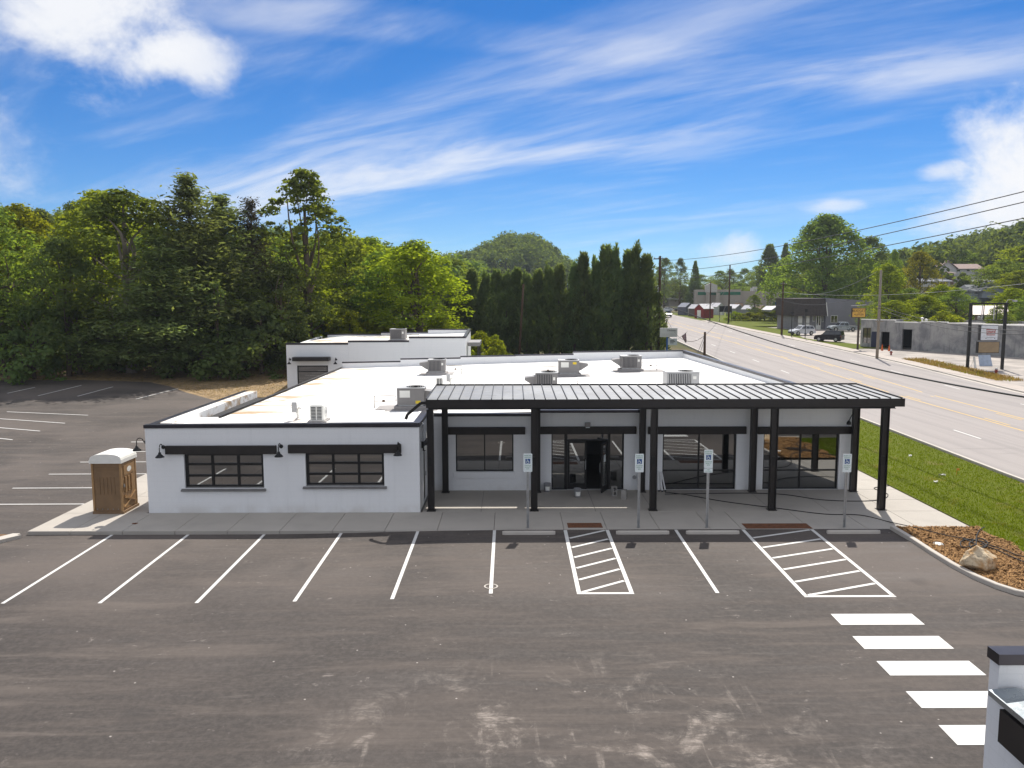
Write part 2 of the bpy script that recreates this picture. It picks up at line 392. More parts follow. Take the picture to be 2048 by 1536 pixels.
line_w = simple('line_paint', (0.62, 0.61, 0.585), 0.7, 0, 0.05, 5, obj=False)
line_y = simple('yellow_paint', (0.62, 0.40, 0.10), 0.75, 0, 0.15, 5, obj=False)
galv = simple('galvanised_steel', (0.42, 0.43, 0.44), 0.4, 0.7, 0.15, 6)
sign_white = simple('sign_white', (0.74, 0.80, 0.80), 0.4, 0, 0.03, 2)
sign_blue = simple('sign_blue', (0.012, 0.07, 0.25), 0.4, 0, 0.05, 2)
sign_green = simple('sign_green', (0.10, 0.30, 0.19), 0.5, 0, 0.05, 2)
hvac_m = simple('hvac_grey', (0.23, 0.22, 0.215), 0.5, 0.2, 0.08, 1.5)
hvac_l = simple('hvac_light', (0.45, 0.45, 0.45), 0.45, 0.3, 0.08, 1.5)
coil_m = simple('coil_dark', (0.055, 0.055, 0.06), 0.6, 0.3, 0.1, 8)
pad_m = simple('roof_pad', (0.34, 0.32, 0.31), 0.85, 0, 0.1, 1.2)
pvc = simple('white_plastic', (0.78, 0.77, 0.72), 0.45, 0, 0.04, 2)
rust = simple('rust_plate', (0.145, 0.058, 0.027), 0.85, 0.1, 0.3, 6, obj=False)
tan_p = simple('tan_plastic', (0.33, 0.195, 0.085), 0.55, 0, 0.12, 2.5)
tan_d = simple('brown_plastic', (0.20, 0.122, 0.062), 0.6, 0, 0.12, 2.5)
rubber = simple('rubber', (0.018, 0.018, 0.019), 0.8, 0, 0.15, 10)
wood_pole = m_bark('pole_wood', (0.085, 0.055, 0.038)); bark = m_bark('bark', (0.13, 0.10, 0.075)); bark_pale = m_bark('pale_bark', (0.30, 0.26, 0.21))
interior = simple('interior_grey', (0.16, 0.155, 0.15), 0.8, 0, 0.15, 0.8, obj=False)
yellow_l = simple('yellow_label', (0.75, 0.55, 0.03), 0.5)
dark_text = simple('dark_print', (0.02, 0.02, 0.02), 0.6)
grass_soil = m_grass(); ground_m = m_ground(); blades_m = m_blades('grass_blades')

# ------------------------------------------------------------------ mesh helpers
class MB:
    def __init__(s): s.v = []; s.f = []
    def quad(s, a, b, c, d): i = len(s.v); s.v += [tuple(a), tuple(b), tuple(c), tuple(d)]; s.f.append((i, i + 1, i + 2, i + 3)); return s
    def poly(s, pts): i = len(s.v); s.v += [tuple(p) for p in pts]; s.f.append(tuple(range(i, i + len(pts)))); return s
    def box(s, x0, x1, y0, y1, z0, z1):
        i = len(s.v)
        s.v += [(x0, y0, z0), (x1, y0, z0), (x1, y1, z0), (x0, y1, z0), (x0, y0, z1), (x1, y0, z1), (x1, y1, z1), (x0, y1, z1)]
        s.f += [tuple(i + k for k in q) for q in ((3, 2, 1, 0), (4, 5, 6, 7), (0, 1, 5, 4), (1, 2, 6, 5), (2, 3, 7, 6), (3, 0, 4, 7))]; return s
    def cbox(s, x0, x1, y0, y1, z0, z1, c):
        """box with chamfered upright and top edges"""
        i = len(s.v); r0 = [(x0 + c, y0), (x1 - c, y0), (x1, y0 + c), (x1, y1 - c), (x1 - c, y1), (x0 + c, y1), (x0, y1 - c), (x0, y0 + c)]
        cx, cy = (x0 + x1) / 2, (y0 + y1) / 2
        def inset(p): return (p[0] + (c if p[0] < cx else -c), p[1] + (c if p[1] < cy else -c))
        s.v += [(a, b, z0) for a, b in r0] + [(a, b, z1 - c) for a, b in r0] + [inset(p) + (z1,) for p in r0]
        for k in range(8):
            j = (k + 1) % 8
            s.f += [(i + k, i + j, i + 8 + j, i + 8 + k), (i + 8 + k, i + 8 + j, i + 16 + j, i + 16 + k)]
        s.f.append(tuple(i + 16 + k for k in range(8))); return s
    def ring(s, pts, closed=True): i = len(s.v); s.v += [tuple(p) for p in pts]; return i
    def tube(s, pts, r, n=8, cap=True):
        """swept tube through points; r a number or a list"""
        P = [Vector(p) for p in pts]; k = len(P); rr = r if isinstance(r, (list, tuple)) else [r] * k
        base = []; ref = Vector((0, 0, 1)); 
        for j in range(k):
            t = (P[min(j + 1, k - 1)] - P[max(j - 1, 0)]).normalized()
            a = t.cross(ref)
            if a.length < 0.2: a = t.cross(Vector((0, 1, 0.05)))
            a.normalize(); b = t.cross(a).normalized()
            base.append(len(s.v))
            for q in range(n):
                an = 2 * math.pi * q / n
                s.v.append(tuple(P[j] + (a * math.cos(an) + b * math.sin(an)) * rr[j]))
        for j in range(k - 1):
            for q in range(n):
                w = (q + 1) % n
                s.f.append((base[j] + q, base[j] + w, base[j + 1] + w, base[j + 1] + q))
        if cap: s.f += [tuple(base[0] + q for q in range(n))[::-1], tuple(base[-1] + q for q in range(n))]
        return s
    def bar(s, p0, p1, w, h):
        P0, P1 = Vector(p0), Vector(p1); t = (P1 - P0).normalized(); a = t.cross(Vector((0, 0, 1)))
        if a.length < 0.1: a = Vector((1, 0, 0))
        a.normalize(); b = a.cross(t).normalized(); i = len(s.v)
        for p in (P0, P1):
            for u, v in ((-1, -1), (1, -1), (1, 1), (-1, 1)): s.v.append(tuple(p + a * u * w / 2 + b * v * h / 2))
        s.f += [tuple(i + k for k in q) for q in ((0, 1, 2, 3), (7, 6, 5, 4), (0, 4, 5, 1), (1, 5, 6, 2), (2, 6, 7, 3), (3, 7, 4, 0))]; return s
    def lathe(s, prof, n=16, c=(0, 0, 0)):
        base = []
        for r, z in prof:
            base.append(len(s.v)); s.v += [(c[0] + r * math.cos(2 * math.pi * q / n), c[1] + r * math.sin(2 * math.pi * q / n), c[2] + z) for q in range(n)]
        for j in range(len(prof) - 1):
            for q in range(n):
                w = (q + 1) % n; s.f.append((base[j] + q, base[j] + w, base[j + 1] + w, base[j + 1] + q))
        return s
    def prism(s, pts, axis, a, b):
        """extrude a 2-D polygon along axis from a to b; pts given in the other two axes in order"""
        def P(p, t):
            return {'x': (t, p[0], p[1]), 'y': (p[0], t, p[1]), 'z': (p[0], p[1], t)}[axis]
        i = len(s.v); n = len(pts); s.v += [P(p, a) for p in pts] + [P(p, b) for p in pts]
        s.f += [tuple(range(i, i + n)), tuple(range(i + 2 * n - 1, i + n - 1, -1))]
        for k in range(n): j = (k + 1) % n; s.f.append((i + k, i + n + k, i + n + j, i + j))
        return s
    def build(s, name, mat, parent=None, smooth=False, loc=None, fix=True):
        off = np.zeros(3) if loc is None else np.array(loc, float); q = parent
        while loc is None and q is not None: off = off + np.array(q.location); q = q.parent
        me = bpy.data.meshes.new(name)
        vv = [tuple(np.array(p) - off) for p in s.v] if off.any() else s.v
        me.from_pydata(vv, [], s.f)
        if fix:
            bm = bmesh.new(); bm.from_mesh(me); bmesh.ops.recalc_face_normals(bm, faces=bm.faces); bm.to_mesh(me); bm.free()
        me.materials.append(mat)
        if smooth: me.polygons.foreach_set('use_smooth', [True] * len(me.polygons))
        o = bpy.data.objects.new(name, me); COL.objects.link(o)
        if parent is not None: o.parent = parent
        if loc is not None and parent is None: o.location = loc
        return o
def tag(o, label=None, cat=None, group=None, kind=None):
    if label: o['label'] = label
    if cat: o['category'] = cat
    if group: o['group'] = group
    if kind: o['kind'] = kind
    return o
def thing(name, label, cat, loc=(0, 0, 0), group=None, rz=0):
    o = bpy.data.objects.new(name, None); COL.objects.link(o); o.location = tuple(float(q) for q in loc); o.rotation_euler = (0, 0, rz); o.empty_display_size = 0.2
    return tag(o, label, cat, group)
def sub(o, name, mat, parent):
    """a sub-part whose parent is a part mesh that sits at its thing's origin"""
    return o
def copy_tree(o, parent=None, loc=None, rz=None, label=None, group=None):
    c = o.copy(); COL.objects.link(c); c.parent = parent
    if loc is not None: c.location = tuple(float(q) for q in loc)
    if rz is not None: c.rotation_euler = (0, 0, rz)
    if label: c['label'] = label
    if group: c['group'] = group
    for ch in list(o.children): copy_tree(ch, c)
    return c
def strip(name, ys, xl, xr, nx, dz, mat, zf=None, parent=None):
    """sheet between two curves x=xl(y), x=xr(y), lying on the terrain"""
    zf = zf or gz; b = MB(); k = nx + 1
    for y in ys:
        a, c = xl(y), xr(y)
        for i in range(k):
            x = a + (c - a) * i / nx; b.v.append((x, y, zf(x, y) + dz))
    for j in range(len(ys) - 1):
        for i in range(nx): b.f.append((j * k + i, j * k + i + 1, (j + 1) * k + i + 1, (j + 1) * k + i))
    return b.build(name, mat, parent)
def ribbon(name, pts, w, dz, mat, parent=None, zf=None, fall=None):
    """painted line of width w draped along pts (x, y)"""
    zf = zf or gz; b = MB(); P = [np.array(p, float) for p in pts]; i0 = []
    for j, p in enumerate(P):
        t = P[min(j + 1, len(P) - 1)] - P[max(j - 1, 0)]; t /= np.linalg.norm(t); n = np.array([-t[1], t[0]]) * w / 2
        for q in (p + n, p - n): b.v.append((q[0], q[1], zf(q[0], q[1]) + dz))
    for j in range(len(P) - 1): b.f.append((2 * j, 2 * j + 1, 2 * j + 3, 2 * j + 2))
    return b.build(name, mat, parent)
FONT = None
def text(s, size, mat, parent, loc, rot=(math.pi / 2, 0, 0), ext=0.003, name='lettering', sx=1.0):
    cu = bpy.data.curves.new('t', 'FONT'); cu.body = s; cu.size = size; cu.align_x = 'CENTER'; cu.align_y = 'CENTER'; cu.extrude = ext; cu.resolution_u = 3
    ob = bpy.data.objects.new('t', cu); COL.objects.link(ob)
    bpy.context.view_layer.update()
    me = bpy.data.meshes.new_from_object(ob.evaluated_get(bpy.context.evaluated_depsgraph_get()))
    bpy.data.objects.remove(ob); bpy.data.curves.remove(cu)
    me.name = name; me.materials.clear(); me.materials.append(mat)
    o = bpy.data.objects.new(name, me); COL.objects.link(o); o.parent = parent; o.location = loc; o.rotation_euler = rot; o.scale = (sx, 1, 1)
    return o
# ================================================================== THE SETTING
def lines(a, b, step): 
    n = max(1, int(round((b - a) / step))); return [a + (b - a) * i / n for i in range(n + 1)]
gx = lines(-3000, -500, 500) + lines(-470, -90, 20) + lines(-85, 85, 2.5) + lines(90, 480, 15) + lines(520, 3000, 500)
gy = lines(-400, -60, 85) + lines(-50, -20, 10) + lines(-17.5, 120, 2.5) + lines(125, 300, 6) + lines(310, 700, 14) + lines(760, 4000, 540)
b = MB(); k = len(gx)
for y in gy:
    for x in gx: b.v.append((x, y, gz(x, y) - 0.09))
for j in range(len(gy) - 1):
    for i in range(k - 1): b.f.append((j * k + i, j * k + i + 1, (j + 1) * k + i + 1, (j + 1) * k + i))
tag(b.build('ground', ground_m, smooth=True), kind='structure')

KPX = [(1791, 1066), (1822, 1084), (1858, 1108), (1900, 1134), (1945, 1158), (1990, 1177), (2030, 1190), (2075, 1199), (2140, 1204), (2260, 1206)]
KC = [onG(*p) for p in KPX]
KX = [p[0] for p in KC]; KY = [p[1] for p in KC]
KC[0][1] = 27.43
def kerb_x(y):
    if y >= KY[0]: return KX[0]
    for i in range(len(KY) - 1):
        if KY[i] >= y >= KY[i + 1]:
            t = (KY[i] - y) / max(1e-6, KY[i] - KY[i + 1]); return KX[i] + (KX[i + 1] - KX[i]) * t
    return 22.3
def pl(pts):
    def f(y):
        if y <= pts[0][0]: return pts[0][1]
        for (a, va), (c, vc) in zip(pts, pts[1:]):
            if a <= y <= c: return va + (vc - va) * (y - a) / (c - a)
        return pts[-1][1]
    return f
lot_back = pl([(27.4, -17.1), (37.0, -17.1), (37.05, -14.1), (50, -14.1), (53, -16), (56, -19), (59, -22.5), (62, -25.5), (65, -28), (67.5, -31), (70, -45)])
ys_front = lines(-15, min(KY) - 0.02, 2.4) + sorted(set([round(y, 3) for y in KY if y < 27.3] + lines(min(KY), 27.40, 0.5)))
ys_front = sorted(set(ys_front))
lot = strip('parking_lot', lines(-15, 27.40, 1.2), lambda y: -60, lambda y: 12.6, 58, 0.0, asphalt); tag(lot, kind='structure')
strip('lot_entrance', ys_front, lambda y: 12.6, lambda y: kerb_x(y) if y > min(KY) - 0.01 else 22.3, 10, 0.0, asphalt, parent=lot)
lot2 = strip('parking_lot_side', lines(27.40, 68.5, 1.2), lambda y: -60, lot_back, 24, 0.0, asphalt); tag(lot2, kind='structure')
lot3 = strip('lot_edge', [27.40, 27.5], lambda y: -17.1, lambda y: KX[0], 40, 0.0, asphalt, parent=lot)

# painted parking markings (0.1 m lines), each a part of the lot
W4 = 0.105
def mark(pts, w=W4, parent=None, name='parking_line', m=None):
    P = []
    for (a, c) in zip(pts, pts[1:]):
        n = max(1, int(math.hypot(c[0] - a[0], c[1] - a[1]) / 1.2))
        P += [(a[0] + (c[0] - a[0]) * i / n, a[1] + (c[1] - a[1]) * i / n) for i in range(n)]
    P.append(pts[-1]); return ribbon(name, P, w, 0.005 if parent is None else 0.02, m or line_w, parent or lot)
for x in (-14.1, -11.42, -8.74, -6.03, -3.33): mark([(x, 27.44), (x, 21.32)])
mark([(-0.63, 27.44), (-0.61, 21.62)]); mark([(5.75, 27.44), (5.74, 21.62)])
def hatch(x0, x1, y1, y0, n):
    mark([(x0, y1), (x0, y0)], 0.12); mark([(x1, y1), (x1, y0)], 0.12); mark([(x0 - 0.06, y0), (x1 + 0.06, y0)], 0.12)
    for i in range(n):
        ya = y0 + 0.06 + (y1 - y0 - 1.0) * (i / (n - 1)); 
        mark([(x0 + 0.09, ya + 0.02), (x1 - 0.09, ya + 0.92 - 0.03)], 0.11, name='hatch_line')
hatch(1.86, 3.34, 27.44, 21.62, 6); hatch(8.12, 10.54, 27.44, 21.36, 6)
CW = [((1652, 1227), (1808, 1229), (1836, 1250.5), (1672, 1249)), ((1691, 1271), (1864, 1274), (1891, 1299), (1713, 1297)), ((1738, 1321), (1920, 1323.5), (1951, 1353), (1762, 1349)), ((1792, 1381), (1980, 1384.5), (2017, 1418), (1820, 1414)), ((1853, 1449), (2060, 1452), (2100, 1492), (1888, 1488))]
for q in CW:
    P = [onG(*p) for p in q]; b = MB(); yN = (P[2][1] + P[3][1]) / 2; yF = (P[0][1] + P[1][1]) / 2
    b.quad((8.33, yN, gz(8.33, yN) + 0.005), (10.45, yN, gz(10.45, yN) + 0.005), (10.45, yF, gz(10.45, yF) + 0.005), (8.33, yF, gz(8.33, yF) + 0.005))
    b.build('crosswalk_bar', line_w, lot)
for y in (31.6, 34.35, 37.12, 39.88, 42.62, 45.36, 48.1):   # stalls along the building's side
    xr_ = -17.0 if y < 37 else -15.6
    mark([(-21.9, y), (xr_, y + 0.02)], parent=lot2)
for px0, px1 in [((14, 824), (176, 831)), ((-60, 834), (130, 847)), ((-120, 846), (80, 862.7)), ((-180, 858), (25, 880))]:
    a, c = onG(*px0), onG(*px1); mark([(a[0], a[1]), (c[0], c[1])], parent=lot2)
for px0, px1 in [((14.6, 787), (70, 775)), ((76, 792), (163, 771)), ((155, 793), (226, 774)), ((272, 798.5), (356, 777.5))]:
    a, c = onG(*px0, 1.0), onG(*px1, 1.0); mark([(a[0], a[1]), (c[0], c[1])], parent=lot2)

# sidewalk: bed plus separate slabs with recessed joints
walk = MB().box(-17.05, 16.25, 27.5, 33.2, -0.5, -0.035).box(-17.05, -14.0, 33.25, 50, -0.5, -0.035).box(14.5, 16.25, 33.25, 60, -0.5, -0.035).build('sidewalk', simple('joint_sand', (0.16, 0.14, 0.12), 0.95, obj=False)); tag(walk, kind='structure')
def slab(x0, x1, y0, y1, name='slab', t=0.36):
    g = 0.007; return MB().cbox(x0 + g, x1 - g, y0 + g, y1 - g, -t, 0.0, 0.008).build(name, conc, walk)
xs = [-17.1, -15.6, -13.75, -11.9, -10.05, -8.2, -6.35, -4.5, -2.65, -0.65, 1.82, 3.35, 5.2, 7.0, 8.1, 10.55, 12.55, 14.4, 16.3]
for a, c in zip(xs, xs[1:]): slab(a, c, 27.45, 29.84)
for a, c in zip((-17.1, -15.5), (-15.5, -13.96)):
    for y0, y1 in ((29.84, 32.4), (32.4, 35), (35, 38), (38, 41), (41, 44), (44, 47), (47, 50)): slab(a, c, y0, y1)
for a, c in zip((-3.45, -1.2, 0.85, 3.2, 5.4, 7.7, 9.98, 12.1), (-1.2, 0.85, 3.2, 5.4, 7.7, 9.98, 12.1, 14.4)):
    slab(a, c, 29.84, 33.28)
for a, c in ((14.4, 16.3),):
    for y0 in np.arange(29.84, 59, 1.72): slab(a, c, float(y0), float(y0) + 1.72)
for x0, x1, y0, y1 in ((1.98, 3.22, 27.72, 28.32), (8.28, 10.62, 27.56, 28.19)):
    b = MB().box(x0, x1, y0, y1, -0.03, 0.006)
    for i in range(int((x1 - x0) / 0.06) - 1):
        for j in range(int((y1 - y0) / 0.06) - 1):
            cx, cy = x0 + 0.06 + i * 0.06, y0 + 0.06 + j * 0.06
            b.poly([(cx - .014, cy - .014, .007), (cx + .014, cy - .014, .007), (cx + .009, cy + .009, .013), (cx - .009, cy + .009, .013)])
    b.build('tactile_plate', rust, walk)
# small drop of mud on the walk, floor drain
# curved kerb around the mulch bed
b = MB(); P = [np.array(p) for p in KC]; PP = []
for a, c in zip(P, P[1:]):
    for i in range(4): PP.append(a + (c - a) * i / 4)
PP.append(P[-1]); sec = [(-0.01, -0.3), (0.01, 0.115), (0.03, 0.135), (0.155, 0.135), (0.165, -0.3)]; n = len(sec)
for j, p in enumerate(PP):
    t = PP[min(j + 1, len(PP) - 1)] - PP[max(j - 1, 0)]; t[2] = 0; t /= np.linalg.norm(t); nn = np.array([-t[1], t[0], 0])
    if j == 0: nn = np.array([1.0, 0, 0])
    for u, v in sec: b.v.append((p[0] + nn[0] * u, p[1] + nn[1] * u, gz(p[0], p[1]) + v))
for j in range(len(PP) - 1):
    for i in range(n - 1): b.f.append((j * n + i, j * n + i + 1, (j + 1) * n + i + 1, (j + 1) * n + i))
tag(b.build('kerb', conc_k, smooth=False), kind='structure')
# island kerb at far left by the walk corner, with mulch behind it
iz = gz(-18, 26)
tag(MB().prism([(-17.25, 27.12), (-17.1, 27.12), (-18.7, 24.6), (-19.1, 24.6), (-17.5, 27.3), (-17.25, 27.3)], 'z', iz - 0.2, iz + 0.13).build('kerb', conc_k), kind='structure')

# mulch bed
mulch_m = simple('mulch', (0.145, 0.080, 0.036), 0.95, 0, 0.45, 9, obj=False, bump=0.8, bscale=30)
ysm = lines(min(KY) + 0.2, 27.42, 0.4)
bed = strip('mulch_bed', ysm, lambda y: kerb_x(y) + 0.17, lambda y: 16.3, 12, 0.09, mulch_m); tag(bed, kind='structure')
isl = MB().poly([(-17.3, 27.3, iz + 0.1), (-19.0, 24.6, iz + 0.1), (-26, 24.6, iz + 0.05), (-26, 27.3, iz + 0.05)]).build('mulch_bed', mulch_m); tag(isl, kind='structure')
def scatter_chips(name, n, fx, mat, smin, smax, lift):
    v = np.zeros((n * 4, 3)); f = np.arange(n * 4).reshape(n, 4)
    for i in range(n):
        x, y, z = fx(); l = random.uniform(smin, smax); w = l * random.uniform(0.2, 0.45); a = random.uniform(0, math.pi); tl = random.uniform(-0.5, 0.5); rl = random.uniform(-0.6, 0.6)
        ux = np.array([math.cos(a) * math.cos(tl), math.sin(a) * math.cos(tl), math.sin(tl)]) * l / 2; uy = np.array([-math.sin(a), math.cos(a), math.sin(rl)]) * w / 2
        c = np.array([x, y, z + random.uniform(0, lift)]); v[4 * i:4 * i + 4] = [c - ux - uy, c + ux - uy, c + ux + uy, c - ux + uy]
    me = bpy.data.meshes.new(name); me.from_pydata(v.tolist(), [], f.tolist()); me.materials.append(mat)
    o = bpy.data.objects.new(name, me); COL.objects.link(o); return o
chip_m = MT('wood_chip'); vv_ = chip_m.coord(); wn_ = chip_m.noise(vv_, 23, 2, 0.8)
chip_m = chip_m.set(chip_m.mix(chip_m.rng(wn_, 0.3, 0.7), (0.085, 0.038, 0.013), (0.50, 0.285, 0.115)), 0.9, 0, 0.2)
def chip_pos():
    while True:
        y = random.uniform(min(KY) + 0.25, 27.42); x = random.uniform(12.8, 16.5)
        if kerb_x(y) + 0.2 < x < 16.35 + 0.15 * math.sin(y * 3): return x, y, gz(x, y) + 0.09
tag(scatter_chips('wood_chips', 15000, chip_pos, chip_m, 0.04, 0.13, 0.035), 'loose brown wood chips spread over the mulch bed by the boulder', 'mulch', kind='stuff')

# lawn with real blades
lawn_l = lambda y: 16.32 if y > min(KY) + 0.2 else 16.32
RL = pl([(-60, 22.0), (34, 22.5), (52, 23.2), (81, 24.3), (113, 25.8), (150, 27.4), (180, 28.9), (232, 31.5), (300, 36)])
RR = pl([(-60, 40.2), (47, 41.6), (66, 42.7), (93, 45.0), (120, 45.9), (180, 46.7), (232, 47.6), (300, 51)])
RC = lambda y: (RL(y) + RR(y)) / 2
lawn = strip('lawn', lines(min(KY) + 0.25, 92, 0.9), lambda y: 16.3 if y < 60 else 13.8, lambda y: RL(y) - 0.22, 8, 0.03, grass_soil); tag(lawn, kind='structure')
def grass_mesh(name, n, fx, h0, h1, wid, mat=None):
    c = np.array([fx() for _ in range(n)]); a = rng.uniform(0, 2 * np.pi, n); h = rng.uniform(h0, h1, n); ln = rng.uniform(-0.6, 0.6, (n, 2)) * h[:, None]; w = rng.uniform(0.6, 1.2, n) * wid
    v = np.zeros((n, 3, 3)); d = np.stack([np.cos(a), np.sin(a), np.zeros(n)], 1) * w[:, None] / 2
    v[:, 0] = c - d; v[:, 1] = c + d; v[:, 2] = c + np.column_stack([ln, h])
    me = bpy.data.meshes.new(name); me.from_pydata(v.reshape(-1, 3).tolist(), [], np.arange(3 * n).reshape(n, 3).tolist()); me.materials.append(mat or blades_m)
    o = bpy.data.objects.new(name, me); COL.objects.link(o); return o
def lawn_pos():
    while True:
        y = 21.2 + (92 - 21.2) * random.random() ** 1.9; x = random.uniform(16.33, 24)
        if x < RL(y) - 0.25: return (x, y, gz(x, y) + 0.025)
tag(grass_mesh('grass', 90000, lawn_pos, 0.035, 0.10, 0.035), 'green lawn grass with dry patches between the road and the walk', 'grass', kind='stuff')
def verge_pos():
    while True:
        x = random.uniform(-58, -14); y = random.uniform(58, 78)
        if x < lot_back(y) + 0.5 and y < 69: continue
        return (x, y, gz(x, y) - 0.09)
tag(grass_mesh('rough_grass', 30000, verge_pos, 0.05, 0.16, 0.07, m_blades('dry_blades', True)), 'rough dry grass under the tree line behind the parking lot', 'grass', kind='stuff')
for px, py, lb in ((1885, 953, 'crumpled white paper scrap on the lawn, largest of the litter'), (1871, 967, 'thin pale litter strip lying flat on the lawn'), (1820, 914, 'small white litter scrap on the lawn by the canopy post'), (1913, 951, 'small orange marker flag stuck in the lawn')):
    p = onG(px, py); b = MB(); m = pvc
    if 'flag' in lb: b.box(p[0] - .006, p[0] + .006, p[1] - .006, p[1] + .006, p[2], p[2] + .34).box(p[0], p[0] + .12, p[1] - .004, p[1] + .004, p[2] + .24, p[2] + .33); m = simple('flag_orange', (0.7, 0.25, 0.03), 0.6)
    else:
        for i in range(5): b.quad(*[(p[0] + random.uniform(-.2, .2) * (1 if 'largest' in lb else .6), p[1] + random.uniform(-.1, .1), p[2] + random.uniform(0.05, .13)) for _ in range(4)])
    tag(b.build('marker_flag' if 'flag' in lb else 'litter', m), lb, 'flag' if 'flag' in lb else 'litter')

# road, kerbs, lane markings
road = strip('road', lines(-60, 60, 6) + lines(64, 300, 4), RL, RR, 8, 0.0, road_m); tag(road, kind='structure')
for nm, f, s in (('kerb', RL, -1), ('kerb', RR, 1)):
    b = MB(); ys = lines(-60, 60, 6) + lines(64, 250, 4)
    for y in ys:
        x = f(y); z = gz(x, y)
        for u, v in ((0.35 * -s, 0.006), (0, 0.015), (0.02 * s, 0.13), (0.17 * s, 0.14), (0.18 * s, -0.2)): b.v.append((x + u, y, z + v))
    for j in range(len(ys) - 1):
        for i in range(4): b.f.append((j * 5 + i, j * 5 + i + 1, (j + 1) * 5 + i + 1, (j + 1) * 5 + i))
    tag(b.build(nm, conc_k), kind='structure')
def lane(t):
    return lambda y: RL(y) + (RR(y) - RL(y)) * t
for t, dash, m in ((0.425, False, line_y), (0.575, False, line_y), (0.21, True, line_w), (0.79, True, line_w), (0.447, True, line_y), (0.553, True, line_y)):
    f = lane(t)
    if dash:
        y = -20.0 + t * 20
        while y < 190:
            ribbon('lane_mark', [(f(q), q) for q in lines(y, y + 3.05, 1.0)], 0.12 if m is line_w else 0.1, 0.006, m, road); y += 12.2
    else:
        for a, c in ((-50, 60), (60, 130), (130, 250)):
            ribbon('lane_mark', [(f(q), q) for q in lines(a, c, 3)], 0.12, 0.006, m, road)
# far pavement along the road and forecourts of the workshops
fs = strip('pavement', lines(-60, 60, 6) + lines(64, 200, 4), lambda y: RR(y) + 0.18, lambda y: RR(y) + 1.9, 2, 0.13, m_concrete('old_concrete', (0.44, 0.385, 0.34), 0.7)); tag(fs, kind='structure')
old_asph = simple('old_asphalt', (0.33, 0.295, 0.265), 0.92, 0, 0.3, 0.35, obj=False)
tag(strip('forecourt', lines(60, 168, 3), lambda y: RR(y) + 1.9, lambda y: RR(y) + (30 if y < 98 else 26), 10, 0.06, old_asph), kind='structure')
verge_m = m_grass(); verge_m.name = 'verge_grass'
straw = simple('straw_ground', (0.24, 0.165, 0.085), 0.95, 0, 0.4, 2.5, obj=False)
tag(strip('straw_strip', lines(50, 78, 1.0), lambda y: lot_back(y) + .05 if y < 69 else -60, lambda y: -11.9 if y < 57 else (-12.4 if y < 61.5 else -17.2), 10, -0.03, straw), kind='structure')
tag(strip('verge', lines(112, 172, 3), lambda y: RR(y) + 2.0, lambda y: RR(y) + 6.0 + 3 * math.sin(y * 0.13), 4, 0.10, verge_m), kind='structure')
tag(strip('verge', lines(172, 250, 4), lambda y: RR(y) + 0.2, lambda y: RR(y) + 40, 6, 0.11, verge_m), kind='structure')
tag(strip('verge', lines(76, 88, 1), lambda y: RR(y) + 2.3 + .5 * math.sin(y * 1.3), lambda y: RR(y) + 4.6 + .7 * math.sin(y * .9), 4, 0.10, straw), kind='structure')
# ================================================================== MAIN BUILDING
def ybreaks(cells): return sorted(set(cells))
def wall_y(b, x0, x1, y0, y1, z0, z1, ops=()):
    """wall in the XZ plane between y0 and y1 with rectangular openings (xa, xb, za, zb)"""
    xs = sorted({x0, x1, *[o[0] for o in ops], *[o[1] for o in ops]}); zs = sorted({z0, z1, *[o[2] for o in ops], *[o[3] for o in ops]})
    for xa, xb in zip(xs, xs[1:]):
        run = None
        for za, zb in zip(zs, zs[1:]):
            cx, cz = (xa + xb) / 2, (za + zb) / 2
            hole = any(o[0] < cx < o[1] and o[2] < cz < o[3] for o in ops)
            if not hole: run = (run[0], zb) if run else (za, zb)
            if (hole or zb == zs[-1]) and run: b.box(xa, xb, y0, y1, *run); run = None
def wall_x(b, y0, y1, x0, x1, z0, z1, ops=()):
    t = MB(); wall_y(t, y0, y1, x0, x1, z0, z1, ops); i = len(b.v)
    b.v += [(p[1], p[0], p[2]) for p in t.v]; b.f += [tuple(q + i for q in f) for f in t.f]
YW, YS = 29.85, 33.3
def rx(px0, py0, px1, py1, y): a, c = onY(px0, py0, y), onY(px1, py1, y); return (float(a[0]), float(c[0]), float(c[2]), float(a[2]))
bld = thing('commercial_building', 'long white painted block building with stepped parapets and white flat roof', 'building', (0.5, 40, 0))
def bp(mb, name, mat, parent=None, **k): return mb.build(name, mat, parent or bld, **k)
XL, XWR, XR = -13.88, -3.52, 14.42
def rz(x, y): return 3.20 + (x + 9) * 0.0135 - (y - 30) * 0.004
# --- front wing wall with two sectional glass openings
W1 = rx(367, 907, 528.5, 976, YW); W2 = rx(610, 905, 769, 972, YW)
fw_ = MB(); wall_y(fw_, XL, XWR, YW, YW + 0.22, -0.3, 3.28, (W1, W2)); bp(fw_, 'wall', wall_w)
cop = MB().prism([(XL - 0.03, 3.27), (XWR + 0.03, 3.30), (XWR + 0.03, 3.455), (XL - 0.03, 3.40)], 'y', YW - 0.035, YW + 0.25); bp(cop, 'coping', coping_m)
